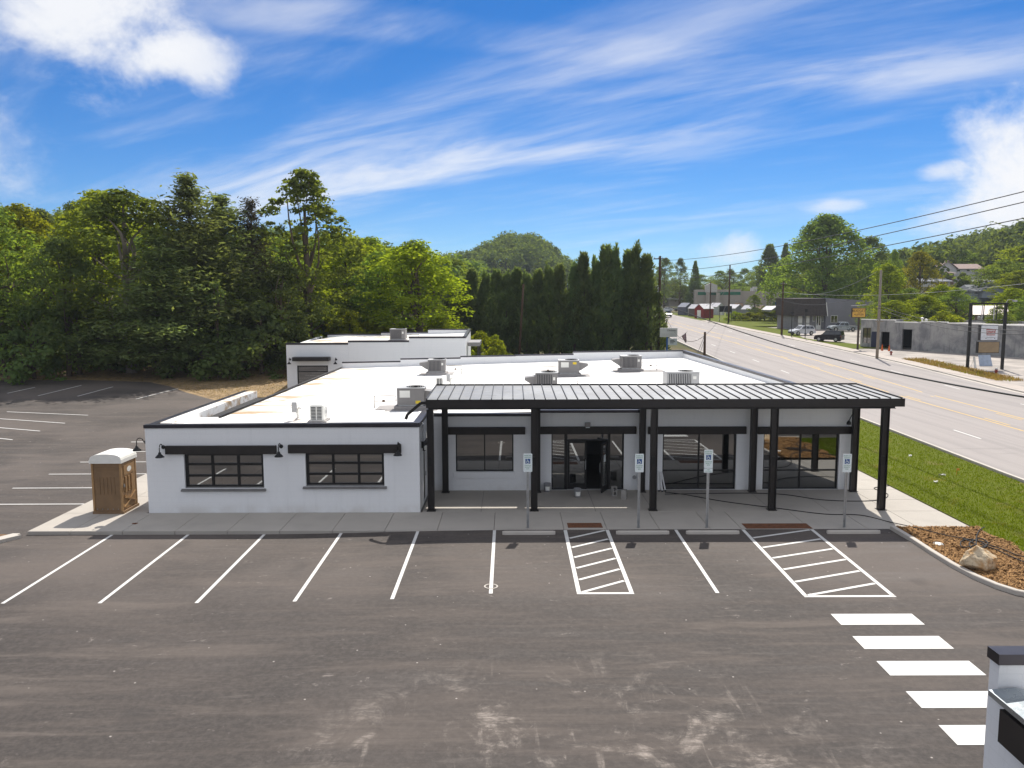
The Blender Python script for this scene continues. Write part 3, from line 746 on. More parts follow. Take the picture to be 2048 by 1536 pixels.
# left wall, wing side wall
lw = MB(); wall_x(lw, YW + 0.22, 41.2, XL, XL + 0.22, -0.3, 3.26); bp(lw, 'wall', wall_w)
bp(MB().box(XL - 0.03, XL + 0.20, YW + 0.25, 41.2, 3.24, 3.37), 'coping', coping_m)
bp(MB().box(XL + 0.20, XL + 0.66, YW + 0.9, 41.2, 2.75, 3.345), 'parapet_curb', membrane)
wr = MB(); wall_x(wr, YW + 0.22, YS, XWR - 0.22, XWR, -0.3, 3.28, ((31.2, 32.15, 0.02, 2.15),)); bp(wr, 'wall', wall_w)
bp(MB().box(XWR - 0.25, XWR + 0.03, YW + 0.25, YS, 3.30, 3.44), 'coping', coping_m)
dr = bp(MB().box(XWR - 0.12, XWR - 0.05, 31.2, 32.15, 0.02, 2.15), 'door', bronze); bp(MB().box(XWR - 0.05, XWR + 0.02, 32.0, 32.06, 0.95, 1.12), 'handle', galv, dr)
bp(MB().box(XWR, XWR + 0.10, 31.0, 32.35, 2.15, 2.42), 'header', header_m)
sl = bp(MB().box(XWR, XWR + 0.12, 30.55, 30.7, 2.35, 2.6), 'security_light', black); bp(MB().box(XWR + 0.12, XWR + 0.2, 30.5, 30.75, 2.28, 2.42), 'lamp_head', pvc, sl)
bp(MB().tube([(XWR + 0.06, 30.62, 2.6), (XWR + 0.06, 30.62, 3.25), (XWR + 0.06, 30.9, 3.3)], 0.03, 6), 'conduit', galv)
# --- storefront wall
S1 = rx(911, 868, 1027, 943, YS); S2 = rx(1103, 867, 1247, 979, YS); S3 = rx(1326, 867, 1470.5, 980, YS); S4 = rx(1528, 867, 1675, 979, YS)
S2 = S2[:2] + (0.0, S2[3]); S3 = S3[:2] + (0.003, S3[3]); S4 = S4[:2] + (0.003, S4[3])
sw = MB(); wall_y(sw, XWR, XR, YS, YS + 0.22, -0.3, 3.17, (S1, S2, S3, S4)); 
for xa, xb, zt in ((XWR, 0.98, 3.17), (0.98, 5.35, 3.31), (5.35, 9.9, 3.68), (9.9, XR, 3.74)):
    if zt > 3.17: sw.box(xa, xb, YS, YS + 0.22, 3.17, zt)
bp(sw, 'wall', wall_w)
for xa, xb, zt in ((XWR + .03, 0.98, 3.17), (0.98, 5.35, 3.31), (5.35, 9.9, 3.68), (9.9, XR + .03, 3.74)):
    bp(MB().box(xa, xb, YS - 0.03, YS + 0.25, zt, zt + 0.12), 'coping', coping_m)
# --- right, rear, left walls of the main block
RRX, RRY, RLX, RLY = 13.6, 62.5, -12.25, 57.5
def slant_wall(b, p0, p1, th, z0, z1a, z1b=None):
    z1b = z1a if z1b is None else z1b; d = np.array([p1[0] - p0[0], p1[1] - p0[1]]); d /= np.linalg.norm(d); n = np.array([-d[1], d[0]]) * th; i = len(b.v)
    a, c = np.array(p0), np.array(p1)
    for q, z in ((a, z0), (c, z0), (c + n, z0), (a + n, z0), (a, z1a), (c, z1b), (c + n, z1b), (a + n, z1a)): b.v.append((float(q[0]), float(q[1]), z))
    b.f += [tuple(i + k for k in q) for q in ((3, 2, 1, 0), (4, 5, 6, 7), (0, 1, 5, 4), (1, 2, 6, 5), (2, 3, 7, 6), (3, 0, 4, 7))]; return b
bp(slant_wall(MB(), (XR, YS + 0.22), (RRX, RRY), 0.2, -0.3, 3.72, 3.86), 'wall', wall_w)
bp(slant_wall(MB(), (XR + .03, YS + 0.25), (RRX + .03, RRY), 0.26, 3.72, 3.80, 3.94), 'coping', coping_m)
seg_px = [(681, 724), (801, 717), (921, 712), (1031, 709.5), (1147, 703), (1262, 702), (1372, 702)]
def rear_pt(px, py):
    for _ in range(1):
        d = ray(px, py); m = (RRY - RLY) / (RRX - RLX)
        t = (RLY - m * RLX) / (d[1] - m * d[0]); return CP + d * t
RP = [rear_pt(*p) for p in seg_px]; RP[-1] = np.array([RRX, RRY, RP[-1][2]]); RP[0] = np.array([RLX, RLY, RP[0][2]])
for a, c in zip(RP, RP[1:]):
    bp(slant_wall(MB(), a[:2], c[:2], 0.2, -0.3, a[2] - 0.09), 'wall', wall_w)
    bp(slant_wall(MB(), a[:2] + np.array([0, -0.02]), c[:2] + np.array([0, -0.02]), 0.25, a[2] - 0.09, a[2]), 'coping', coping_m)
bp(slant_wall(MB(), (-12.25, 57.5), (-12.25, 33.2), 0.2, -0.3, 3.02, 3.10), 'wall', wall_w)
bp(MB().quad((-12.31, 33.2, 3.13), (-12.31, 57.6, 3.03), (-12.31, 57.6, 3.15), (-12.31, 33.2, 3.25)).quad((-12.31, 33.2, 3.25), (-12.31, 57.6, 3.15), (-12.19, 57.6, 3.14), (-12.19, 33.2, 3.24)), 'roof_edge', bronze, fix=False)
# --- roof
rf = MB()
def roof_patch(xa, xb, ya, yb, xa2=None, xb2=None, ya2=None, yb2=None, n=8):
    xa2 = xa if xa2 is None else xa2; xb2 = xb if xb2 is None else xb2; yb2 = yb if yb2 is None else yb2
    k = n + 1; i0 = len(rf.v)
    for j in range(k):
        t = j / n
        for i in range(k):
            s = i / n; x = (xa + (xa2 - xa) * t) * (1 - s) + (xb + (xb2 - xb) * t) * s
            y = ya * (1 - t) + (yb * (1 - s) + yb2 * s) * t; rf.v.append((x, y, rz(x, y)))
    for j in range(n):
        for i in range(n): rf.f.append((i0 + j * k + i, i0 + j * k + i + 1, i0 + (j + 1) * k + i + 1, i0 + (j + 1) * k + i))
roof_patch(XL + 0.2, XWR - 0.2, YW + 0.2, YS + 0.22); 
roof_patch(-12.2, XR - 0.19, YS + 0.22, 57.6, -12.2, RRX - 0.19, None, 62.55)
roof = bp(rf, 'roof', membrane)
bp(MB().box(XL + 0.66, -12.22, YS + 0.2, 41.2, 2.3, 3.0), 'low_roof', rubber)
bp(MB().box(XL + 0.22, -12.25, 41.0, 41.2, -0.3, 3.0), 'wall', wall_w)
for q in [(-4.4, 35.2, 2.3, 1.6), (-4.9, 51.9, 2.2, 1.8), (3.3, 49.2, 3.0, 1.7), (8.2, 51.6, 3.2, 1.9), (-5.6, 35.6, 0.9, 1.5)]:
    x, y, a, c = q; bp(MB().poly([(x - a / 2, y - c / 2, rz(x - a / 2, y) + .02), (x + a / 2, y - c / 2, rz(x + a / 2, y) + .02), (x + a / 2, y + c / 2, rz(x + a / 2, y) + .02), (x - a / 2, y + c / 2, rz(x - a / 2, y) + .02)]), 'walkway_pad', pad_m)
# --- interior floor and partition seen through the glass
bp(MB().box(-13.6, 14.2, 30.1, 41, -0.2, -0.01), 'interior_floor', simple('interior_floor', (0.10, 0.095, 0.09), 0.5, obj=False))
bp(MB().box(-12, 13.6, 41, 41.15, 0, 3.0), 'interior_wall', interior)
# --- timber headers
for q, y in (((332, 891, 554, 907), YW), ((577, 889, 803, 905), YW), ((887, 854, 1050.5, 868), YS), ((1078, 853, 1272, 867), YS), ((1296, 853, 1491.5, 867), YS), ((1515, 853, 1703, 867), YS)):
    a = rx(*q, y); bp(MB().cbox(a[0], a[1], y - 0.13, y - 0.004, a[2], a[3], 0.012), 'header', header_m)
# --- windows
def window(op, y, cols, rows, fr=0.07, mu=0.06, rec=0.10, glass=glass_d, ows=None):
    x0, x1, z0, z1 = op; yy = y + rec
    f = MB().box(x0, x0 + fr, yy, yy + 0.1, z0, z1).box(x1 - fr, x1, yy, yy + 0.1, z0, z1).box(x0 + fr, x1 - fr, yy, yy + 0.1, z0, z0 + fr).box(x0 + fr, x1 - fr, yy, yy + 0.1, z1 - fr, z1)
    cs = [x0 + fr] + [x0 + (x1 - x0) * c for c in cols] + [x1 - fr]; rs = [z0 + fr] + [z0 + (z1 - z0) * r for r in rows] + [z1 - fr]
    for c in cs[1:-1]: f.box(c - mu / 2, c + mu / 2, yy + 0.005, yy + 0.09, z0 + fr, z1 - fr)
    for r in rs[1:-1]:
        for a, c in zip(cs, cs[1:]): f.box(a + (mu / 2 if a != cs[0] else 0), c - (mu / 2 if c != cs[-1] else 0), yy + 0.008, yy + 0.085, r - mu / 2, r + mu / 2)
    w = bp(f, 'window', black)
    for a, c in zip(cs, cs[1:]):
        for p, q in zip(rs, rs[1:]):
            pane = MB().quad((a, yy + 0.05, p), (c, yy + 0.05, p), (c, yy + 0.05, q), (a, yy + 0.05, q)); bp(pane, 'pane', glass, w)
    return w
glass_w = m_glass('wing_glass', (0.20, 0.22, 0.23), 0.75)
for o_ in (W1, W2): window(o_, YW, (0.345, 0.672), (0.345, 0.672), 0.10, 0.09, 0.10, glass_w)
window(S1, YS, (0.5,), (), 0.05, 0.05)
window(S3, YS, (0.5,), (0.335,), 0.06, 0.06); window(S4, YS, (0.5,), (0.335,), 0.06, 0.06)
for q in ((361, 975.5, 531, 984), (605, 971.5, 773, 979)):
    a = rx(*q, YW - 0.1); bp(MB().prism([(YW - 0.10, a[2] + 0.02), (YW - 0.10, a[2] + 0.06), (YW + 0.12, a[3]), (YW + 0.12, a[2] + 0.02)], 'x', a[0], a[1]), 'sill', simple('sill_grey', (0.17, 0.165, 0.16), 0.7) if 'sill_grey' not in MATS else MATS['sill_grey'])
a = rx(907, 943.5, 1029, 955, YS); bp(MB().cbox(a[0], a[1], YS - 0.06, YS - 0.003, a[2], a[3], 0.01), 'sill', wall_w)
# --- entrance: sidelights, transom, one leaf shut, one swung open
x0, x1, _, zt = S2; zb = 0.0; yy = YS + 0.08; tr_z = zt - 0.30
xsl = onY(1129, 900, YS)[0]; xs2 = onY(1135, 900, YS)[0]; xd = onY(1174, 900, YS)[0]; xr = onY(1216, 900, YS)[0]; xr2 = onY(1221, 900, YS)[0]
fr = MB()
for a, c in ((x0, x0 + .05), (xsl, xs2), (xr, xr2), (x1 - .06, x1)): fr.box(a, c, yy, yy + .12, zb, zt)
for a, c in ((x0 + .05, xsl), (xs2, xr), (xr2, x1 - .06)): fr.box(a, c, yy, yy + .12, zt - .05, zt)
fr.box(xs2, xr, yy, yy + .12, tr_z - .03, tr_z + .03); fr.box(x0 + .05, xsl, yy, yy + .12, zb, zb + .06); fr.box(xr2, x1 - .06, yy, yy + .12, zb, zb + .06)
ent = bp(fr, 'entrance', black)
for a, c, p, q in ((x0 + .05, xsl, .06, zt - .05), (xs2, xr, tr_z + .03, zt - .05), (xr2, x1 - .06, .06, zt - .05)):
    bp(MB().quad((a, yy + .06, p), (c, yy + .06, p), (c, yy + .06, q), (a, yy + .06, q)), 'pane', glass_d, ent)
def leaf(w, h):
    f = MB().box(0, .09, -.025, .025, 0, h).box(w - .09, w, -.025, .025, 0, h).box(.09, w - .09, -.025, .025, 0, .26).box(.09, w - .09, -.025, .025, h - .1, h)
    g = MB().quad((.09, 0, .26), (w - .09, 0, .26), (w - .09, 0, h - .1), (.09, 0, h - .1)); hd = MB().tube([(w - .05, -.03, .85), (w - .05, -.09, .88), (w - .05, -.09, 1.25), (w - .05, -.03, 1.28)], .013, 6)
    return f, g, hd
lw_ = xd - xs2 - .01; lh = tr_z - .05
for nm, hx, ang, w in (('door', xs2 + .005, 0.0, lw_), ('door', xr - .005, R(180 + 66), lw_)):
    f, g, hd = leaf(w, lh); loc = np.array([hx, yy + .02, .02]); o = f.build(nm, black, None, loc=(0, 0, 0)); o.parent = bld; o.location = tuple(loc - np.array(bld.location)); o.rotation_euler = (0, 0, ang)
    for mb, n2, m2 in ((g, 'pane', glass_d), (hd, 'handle', galv)):
        c = mb.build(n2, m2, None, loc=(0, 0, 0)); c.parent = o
    if ang:
        c = MB().box(w * .35, w * .62, .003, .006, 1.25, 1.55).build('notice', sign_white, None, loc=(0, 0, 0)); c.parent = o
bp(MB().tube([(x1 + .45, YS - .06, .55), (x1 + .45, YS - .001, .55)], .08, 10), 'hose_bib_plate', galv)
e = onY(1175, 849, YS); wl = bp(MB().box(e[0] - .11, e[0] + .11, YS - .16, YS - .003, e[2] - .09, e[2] + .09), 'entrance_light', hvac_m); bp(MB().box(e[0] - .08, e[0] + .08, YS - .14, YS - .02, e[2] - .12, e[2] - .092), 'lens', sign_white, wl)
# arm light on the right end of the storefront
lp = onY(1688, 840, YS); bp(MB().tube([(lp[0] + .5, YS - .02, lp[2] + .55), (lp[0] + .12, YS - .45, lp[2] + .25), (lp[0], YS - .5, lp[2] + .05)], .022, 6).lathe([(.03, .06), (.09, -.02), (.1, -.1), (.07, -.12), (0, -.12)], 10, (lp[0], YS - .5, lp[2])), 'flood_light', black)

# ================================================================== STEEL CANOPY
can = thing('steel_canopy', 'dark steel canopy with standing seam metal roof on ten posts over the entrance', 'canopy', (5.6, 31.5, 0))
CF, CB, ZF, ZB, CX0, CX1 = 29.76, 33.75, 4.34, 4.43, -3.2, 14.62
def cz(y): return ZF + (ZB - ZF) * (y - CF) / (CB - CF)
FPX_ = (-3.11, 0.84, 5.40, 9.97, 14.17); BPX_ = (-2.80, 1.05, 5.44, 10.08, 14.32)
def hcol(x, y, z1, w=.25, d=.22):
    b = MB().box(x - w / 2, x - w / 2 + .022, y - d / 2, y + d / 2, 0, z1).box(x + w / 2 - .022, x + w / 2, y - d / 2, y + d / 2, 0, z1).box(x - w / 2 + .022, x + w / 2 - .022, y - .03, y + .03, 0, z1)
    return b
for x in FPX_:
    c = hcol(x, 30.05, 3.93).build('post', bronze, can); MB().box(x - .17, x + .17, 29.9, 30.2, 0.002, .022).build('base_plate', bronze, c)
    MB().box(x - .08, x + .05, 29.985, 30.018, 1.75, 2.1).build('junction_box', black, c)
for x in BPX_:
    c = hcol(x, 32.95, 3.93).build('post', bronze, can); MB().box(x - .17, x + .17, 32.8, 33.1, 0.002, .022).build('base_plate', bronze, c)
def ibeam_x(x0, x1, y, z0, z1, w=.16):
    return MB().box(x0, x1, y - w / 2, y + w / 2, z0, z0 + .02).box(x0, x1, y - w / 2, y + w / 2, z1 - .02, z1).box(x0, x1, y - .01, y + .01, z0 + .02, z1 - .02)
ibeam_x(CX0 + .02, CX1 - .1, 30.05, 3.93, 4.13).build('beam', bronze, can); ibeam_x(CX0 + .02, CX1 - .1, 32.95, 3.93, 4.13).build('beam', bronze, can)
for x in list(FPX_) + [1.0 * (a + c) / 2 for a, c in zip(FPX_, FPX_[1:])]:
    MB().prism([(CF + .05, 4.133), (CB - .05, 4.133), (CB - .05, cz(CB) - .06), (CF + .05, cz(CF) - .06)], 'x', x - .05, x + .05).build('rafter', bronze, can)
for x in [(a + c) / 2 for a, c in zip(FPX_, FPX_[1:])]:
    l = MB().box(x - .08, x + .08, 31.2, 31.36, 3.82, 4.13).build('downlight', bronze, can); MB().box(x - .06, x + .06, 31.22, 31.34, 3.812, 3.818).build('lens', pvc, l)
npan = 44; pw = (CX1 - CX0) / npan
pan0 = rib0 = None
for i in range(npan):
    xa = CX0 + i * pw
    if pan0 is None:
        pan0 = MB().prism([(CF, ZF - .05), (CB, ZB - .05), (CB, ZB), (CF, ZF)], 'x', xa + .004, xa + pw - .004).build('roof_panel', seam_m, can)
        for q in (1, 2): pass
        rib0 = MB().prism([(CF + .01, ZF), (CB - .01, ZB), (CB - .01, ZB + .045), (CF + .01, ZF + .045)], 'x', xa - .013, xa + .013).build('seam_rib', black, can)
    else:
        for src in (pan0, rib0):
            c = src.copy(); COL.objects.link(c); c.parent = can; c.location = (i * pw, 0, 0)
c = rib0.copy(); COL.objects.link(c); c.parent = can; c.location = (npan * pw, 0, 0)
gt = MB().prism([(CF - .14, 4.05), (CF - .005, 4.05), (CF - .005, ZF + .0), (CF - .03, ZF + .0), (CF - .03, 4.10), (CF - .12, 4.10), (CF - .12, ZF + .02), (CF - .14, ZF + .02)], 'x', CX0 - .02, CX1 + .06); gt.build('gutter', bronze, can)
MB().prism([(CF - .0, 4.07), (CB, 4.16), (CB, ZB + .05), (CF - .0, ZF + .05)], 'x', CX0 - .03, CX0 - .015).build('fascia', bronze, can)
MB().prism([(CF - .0, 4.07), (CB, 4.16), (CB, ZB + .05), (CF - .0, ZF + .05)], 'x', CX1 + .015, CX1 + .03).build('fascia', bronze, can)
MB().box(CX0 - .03, CX1 + .03, CB + .003, CB + .02, 4.16, ZB + .06).build('fascia', bronze, can)
q = [onY(868, 804, 29.72), onY(842, 806, 29.72), onY(815, 829, 29.72), onY(812, 838, 29.75)]
q = [(float(p[0]), 29.70 if i < 3 else 29.70, float(p[2])) for i, p in enumerate(q)]
dsp = MB()
for a, c in zip(q, q[1:]): dsp.bar(a, c, .09, .11)
dsp.build('downspout', bronze, can)
# ================================================================== ROOFTOP EQUIPMENT
def rtu(label, x, y, w=1.15, d=1.0, h=0.95, face='s', hood=1, mat=hvac_m, z=None, name='rooftop_unit', pipe=1, group='rooftop air conditioners'):
    """packaged air conditioner on a curb: w along X, d along Y; face = where the coil grille looks"""
    z = rz(x, y) if z is None else z
    t = thing(name, label, 'air conditioner', (x, y, z), group)
    z0 = z + .22
    MB().box(x - w / 2 - .12, x + w / 2 + .12, y - d / 2 - .1, y + d / 2 + .1, z - .1, z + .16).build('curb', pad_m, t)
    MB().box(x - w / 2 + .05, x + w / 2 - .05, y - d / 2 + .05, y + d / 2 - .05, z + .16, z0).build('base_rail', galv, t)
    c = MB().cbox(x - w / 2, x + w / 2, y - d / 2, y + d / 2, z0, z0 + h, .02).build('cabinet', mat, t)
    MB().box(x - w / 2 - .02, x + w / 2 + .02, y - d / 2 - .02, y + d / 2 + .02, z0 + h + .002, z0 + h + .03).build('top_panel', hvac_l if mat is hvac_m else mat, t)
    fan = MB()
    for k in range(4): fan.lathe([(.10 * k + .08, .0), (.10 * k + .095, .02), (.10 * k + .10, .0)], 18, (x + w * .14, y, z0 + h + .034))
    fan.build('fan_guard', black, t)
    if face == 's':
        n = max(6, int(w * .72 / .085)); g0 = x - w * .46; sp = w * .70 / n; b = MB(); bb = MB().box(g0, g0 + w * .70, y - d / 2 - .012, y - d / 2 - .003, z0 + .06, z0 + h - .06)
        g = bb.build('coil', coil_m, t)
        for i in range(n): b.box(g0 + i * sp, g0 + i * sp + sp * .42, y - d / 2 - .04, y - d / 2 - .013, z0 + .05, z0 + h - .05)
        b.build('coil_grille', mat, g)
        MB().box(x + w * .30, x + w * .40, y - d / 2 - .012, y - d / 2 - .003, z0 + h * .55, z0 + h * .75).build('label_plate', pvc, t)
    else:
        MB().box(x - w * .40, x - w * .02, y - d / 2 - .012, y - d / 2 - .003, z0 + h * .45, z0 + h * .88).build('label_plate', pvc, t)
        MB().box(x + w * .18, x + w * .36, y - d / 2 - .012, y - d / 2 - .003, z0 + h * (.08 if face == 'l' else .7), z0 + h * (.26 if face == 'l' else .88)).build('warning_label', yellow_l, t)
    if hood:
        s = hood; xa = x + s * w / 2; b = MB()
        b.prism([(xa, z0 + .12), (xa + s * .08, z0 + .12), (xa + s * .55, z0 + .42), (xa + s * .55, z0 + .55), (xa, z0 + .62)] if s > 0 else [(xa, z0 + .62), (xa + s * .55, z0 + .55), (xa + s * .55, z0 + .42), (xa + s * .08, z0 + .12), (xa, z0 + .12)], 'y', y - d * .35, y + d * .4)
        b.build('intake_hood', hvac_m, t)
    if pipe:
        s = pipe; xa = x + s * (w / 2 + (.1 if s * hood <= 0 else .62)); zz_ = z + .02
        MB().tube([(xa, y - .1, zz_ + .3), (xa, y - .1, zz_ + .55), (xa + s * .3, y - .1, zz_ + .55), (xa + s * .95, y - .1, zz_ + .55), (xa + s * .95, y - .1, zz_)], .022, 6).tube([(xa + s * .1, y - .1, zz_ + .32), (xa + s * .95, y - .1, zz_ + .32)], .018, 6).box(xa + s * .55 - .05, xa + s * .55 + .05, y - .15, y - .05, zz_ + .28, zz_ + .38).build('gas_pipe', simple('gas_pipe', (0.13, 0.075, 0.04), 0.6) if 'gas_pipe' not in MATS else MATS['gas_pipe'], t)
    return t
rtu('grey rooftop unit with yellow warning label beside the canopy downspout', -4.45, 35.3, 1.2, 1.0, .72, 'l', 1, pipe=-1)
rtu('rooftop unit with dark coil grille against the rear parapet near the back building', -4.85, 51.6, 1.1, 1.0, .74, 's', -1, pipe=1)
rtu('rooftop unit with white label sheet and yellow sticker in the roof middle', 3.5, 49.3, 1.25, 1.0, .74, 'u', 1, pipe=-1)
rtu('rooftop unit with louvred coil standing nearest the rear right roof corner', 7.7, 51.8, 1.3, 1.0, .76, 's', -1, pipe=1)
rtu('rooftop unit half hidden behind the canopy roof with pipe loop on its right', 1.75, 40.8, 1.1, 1.0, .78, 's', -1, pipe=1)
rtu('wide low rooftop unit peeking over the canopy near the right parapet', 8.6, 40.5, 1.65, 1.1, .74, 's', 0, mat=hvac_l, pipe=0)
def minisplit(label, x, y, w, d, h, rzz):
    t = thing('mini_split_condenser', label, 'air conditioner', (x, y, rz(x, y)), None, rzz)
    def B(mb, n, m, p=None): o = mb.build(n, m, None, loc=(0, 0, 0)); o.parent = p or t; return o
    B(MB().box(-w / 2 - .08, w / 2 + .08, -d / 2 - .06, d / 2 + .06, -.05, .07), 'stand', pad_m)
    c = B(MB().cbox(-w / 2, w / 2, -d / 2, d / 2, .08, .08 + h, .025), 'case', pvc)
    g = MB()
    for i in range(9):
        for j in range(2): g.box(-w / 2 + .05 + j * .30 * w / .7 + 0, -w / 2 + .05 + j * .30 * w / .7 + .24 * w / .7, -d / 2 - .008, -d / 2 - .002, .13 + i * (h - .1) / 9, .13 + i * (h - .1) / 9 + .035)
    B(g, 'air_slots', coil_m, c)
    f = MB().lathe([(.17, .0), (.19, .012), (.2, 0)], 16).lathe([(.05, .0), (.07, .012), (.08, 0)], 16)
    o = B(f, 'fan_guard', hvac_l, c); o.rotation_euler = (R(90), 0, R(90)); o.location = (w / 2 + .002, 0, .08 + h * .5)
    B(MB().tube([(-w / 2 + .0, .05, .3), (-w / 2 - .25, .05, .12), (-w / 2 - .5, .05, .2), (-w / 2 - .62, .05, .3)], .016, 6), 'line_set', pvc)
    return t
p = onZ(636, 842, 3.25); minisplit('cream mini split condenser with black slots near the front roof edge', p[0], p[1] + .2, .55, .75, .62, 0)
p = onZ(879, 775, 3.30); minisplit('small cream mini split condenser behind the left end of the canopy roof', p[0], p[1] + .2, .34, .7, .56, 0)
def disconnect(label, x, y):
    z = rz(x, y); t = thing('electrical_disconnect', label, 'electrical box', (x, y, z))
    MB().tube([(x + .03, y, z), (x + .03, y, z + .42), (x + .1, y, z + .52), (x + .18, y, z + .45)], .05, 8).build('conduit', pvc, t)
    MB().cbox(x - .17, x + .03, y - .15, y - .03, z + .32, z + .74, .01).build('switch_box', hvac_l, t)
    MB().lathe([(.14, 0), (.13, .04), (.06, .08)], 10, (x + .03, y, z)).build('flashing', membrane, t)
p = onZ(592, 838, 3.25); disconnect('grey disconnect box on white conduit beside the front condenser', p[0], p[1] + .15)
p = onZ(899, 772, 3.30); disconnect('grey disconnect box on white conduit behind the canopy corner', p[0], p[1] + .15)
p = onZ(915, 773, 3.30); t = thing('roof_vent_pipe', 'white bent vent pipe on the roof behind the canopy corner', 'pipe', p)
MB().tube([(p[0] - .15, p[1], p[2]), (p[0] - .14, p[1], p[2] + .3), (p[0], p[1], p[2] + .42), (p[0] + .14, p[1], p[2] + .3), (p[0] + .16, p[1], p[2])], .035, 8).build('bent_pipe', pvc, t)

# ================================================================== WALL LAMPS (gooseneck barn lights)
def lamp_parts(t, sc=1.0):
    """built at the thing's origin: wall plane y=0, light hangs towards -y"""
    def B(mb, n): o = mb.build(n, black, None, loc=(0, 0, 0), smooth=True); o.parent = t
    B(MB().tube([(0, 0, 0), (0, -.03, 0)], .075, 12), 'wall_plate')
    pts = [(0, -.02, 0)]
    for k in range(9):
        a = math.pi * k / 8; pts.append((0, -.10 - .13 * (1 - math.cos(a)) , .02 + .13 * math.sin(a)))
    pts.append((0, -.36, -.16)); B(MB().tube(pts, .018, 6), 'gooseneck')
    B(MB().lathe([(.0, -.14), (.045, -.14), (.055, -.2), (.15, -.30), (.165, -.33), (.155, -.33), (.05, -.22), (0, -.22)], 16, (0, -.36, 0)), 'shade')
lamp0 = thing('wall_lamp', 'black gooseneck barn lamp left of the first glazed garage window', 'wall lamp', (0, 0, 0)); lamp_parts(lamp0)
def place_lamp(px, py, y, label, rzz=0, first=False, x=None, grp=None):
    p = onY(px, py, y) if x is None else onX(px, py, x)
    o = lamp0 if first else copy_tree(lamp0, None, None, None, label)
    o.location = (float(p[0]), float(p[1]) if x is not None else y - .002, float(p[2])); o.rotation_euler = (0, 0, rzz); o['label'] = label
    if x is not None: o.location[0] = x
    return o
G = R(-62)
place_lamp(327, 894, YW, 'black gooseneck barn lamp at the outer end of the first garage window header', 0, True)
place_lamp(562.5, 892.5, YW, 'black gooseneck barn lamp between the two garage window headers', 0)
place_lamp(798, 890, YW, 'black gooseneck barn lamp beside the wing corner nearest the canopy', 0)
place_lamp(292, 884, None, 'black gooseneck barn lamp on the side wall above the portable toilet', R(-90), x=XL - .002)

# ================================================================== ACCESSIBLE PARKING SIGNS
def park_sign(px, topz, label, van=False):
    x = onZ(px, 1061)[0]; y = 27.68; t = thing('parking_sign', label, 'sign', (x, y, 0))
    MB().box(x - .045, x - .02, y - .015, y + .015, -.1, topz - .1).box(x + .02, x + .045, y - .015, y + .015, -.1, topz - .1).box(x - .02, x + .02, y + .008, y + .015, -.1, topz - .1).build('post', galv, t)
    h = .66; pl_ = MB(); r = .03; zt = topz; zb_ = topz - h; yy = y - .019
    pts = []
    for cx, cz_, a0 in ((x + .155 - r, zt - r, 0), (x - .155 + r, zt - r, 90), (x - .155 + r, zb_ + r, 180), (x + .155 - r, zb_ + r, 270)):
        for k in range(4): a = R(a0 + 30 * k); pts.append((cx + r * math.cos(a), cz_ + r * math.sin(a)))
    pl_.prism(pts, 'y', yy - .003, yy); pan = pl_.build('sign_panel', sign_white, t)
    def flat(mb, n, m): return mb.build(n, m, pan)
    flat(MB().prism([(x - .085, zt - .36), (x + .085, zt - .36), (x + .085, zt - .19), (x - .085, zt - .19)], 'y', yy - .0065, yy - .0035), 'symbol_field', sign_blue)
    w = MB(); c = (x - .005, zt - .300); n = 14
    for k in range(n - 3):   # wheel as an open ring
        a0, a1 = R(130 + 360 * k / n), R(130 + 360 * (k + 1) / n)
        w.poly([(c[0] + .040 * math.cos(a0), yy - .009, c[1] + .040 * math.sin(a0)), (c[0] + .040 * math.cos(a1), yy - .009, c[1] + .040 * math.sin(a1)), (c[0] + .054 * math.cos(a1), yy - .009, c[1] + .054 * math.sin(a1)), (c[0] + .054 * math.cos(a0), yy - .009, c[1] + .054 * math.sin(a0))])
    for a, b_, wd in (((-.018, .085), (-.012, .02), .016), ((-.012, .02), (.035, .018), .016), ((.035, .018), (.052, -.036), .016), ((-.015, .05), (.03, .05), .012)):
        p0 = np.array([c[0] + a[0], c[1] + a[1]]); p1 = np.array([c[0] + b_[0], c[1] + b_[1]]); d = (p1 - p0) / np.linalg.norm(p1 - p0); nn = np.array([-d[1], d[0]]) * wd / 2
        w.poly([(q[0], yy - .0095, q[1]) for q in (p0 + nn, p1 + nn, p1 - nn, p0 - nn)])
    w.poly([(c[0] - .02 + .014 * math.cos(k), yy - .0095, c[1] + .10 + .014 * math.sin(k)) for k in np.arange(0, 6.28, .8)])
    flat(w, 'wheelchair_symbol', sign_white)
    L0 = np.array(t.location)
    for s, dz, sz in (('RESERVED', .075, .055), ('PARKING', .145, .055), ('MAXIMUM', .43, .05), ('PENALTY', .49, .05), ('$250', .55, .05)):
        text(s, sz, sign_green if dz > .2 or True else dark_text, t, (0, -.024, zt - dz), ext=.001)
    if van:
        v = MB().cbox(x - .155, x + .155, yy - .003, yy, zb_ - .16, zb_ - .01, .001).build('plaque', sign_white, t)
        text('VAN', .05, sign_green, t, (0, -.024, zb_ - .055), ext=.001); text('ACCESSIBLE', .04, sign_green, t, (0, -.024, zb_ - .115), ext=.001)
    return t
park_sign(1056, 2.70, 'blue and white reserved parking sign before the window left of the entrance')
park_sign(1279.5, 2.68, 'blue and white reserved parking sign between the entrance and the third post')
park_sign(1418, 2.82, 'taller reserved parking sign with an extra van plaque below it', True)
park_sign(1697, 2.66, 'blue and white reserved parking sign before the corner post beside the lawn')
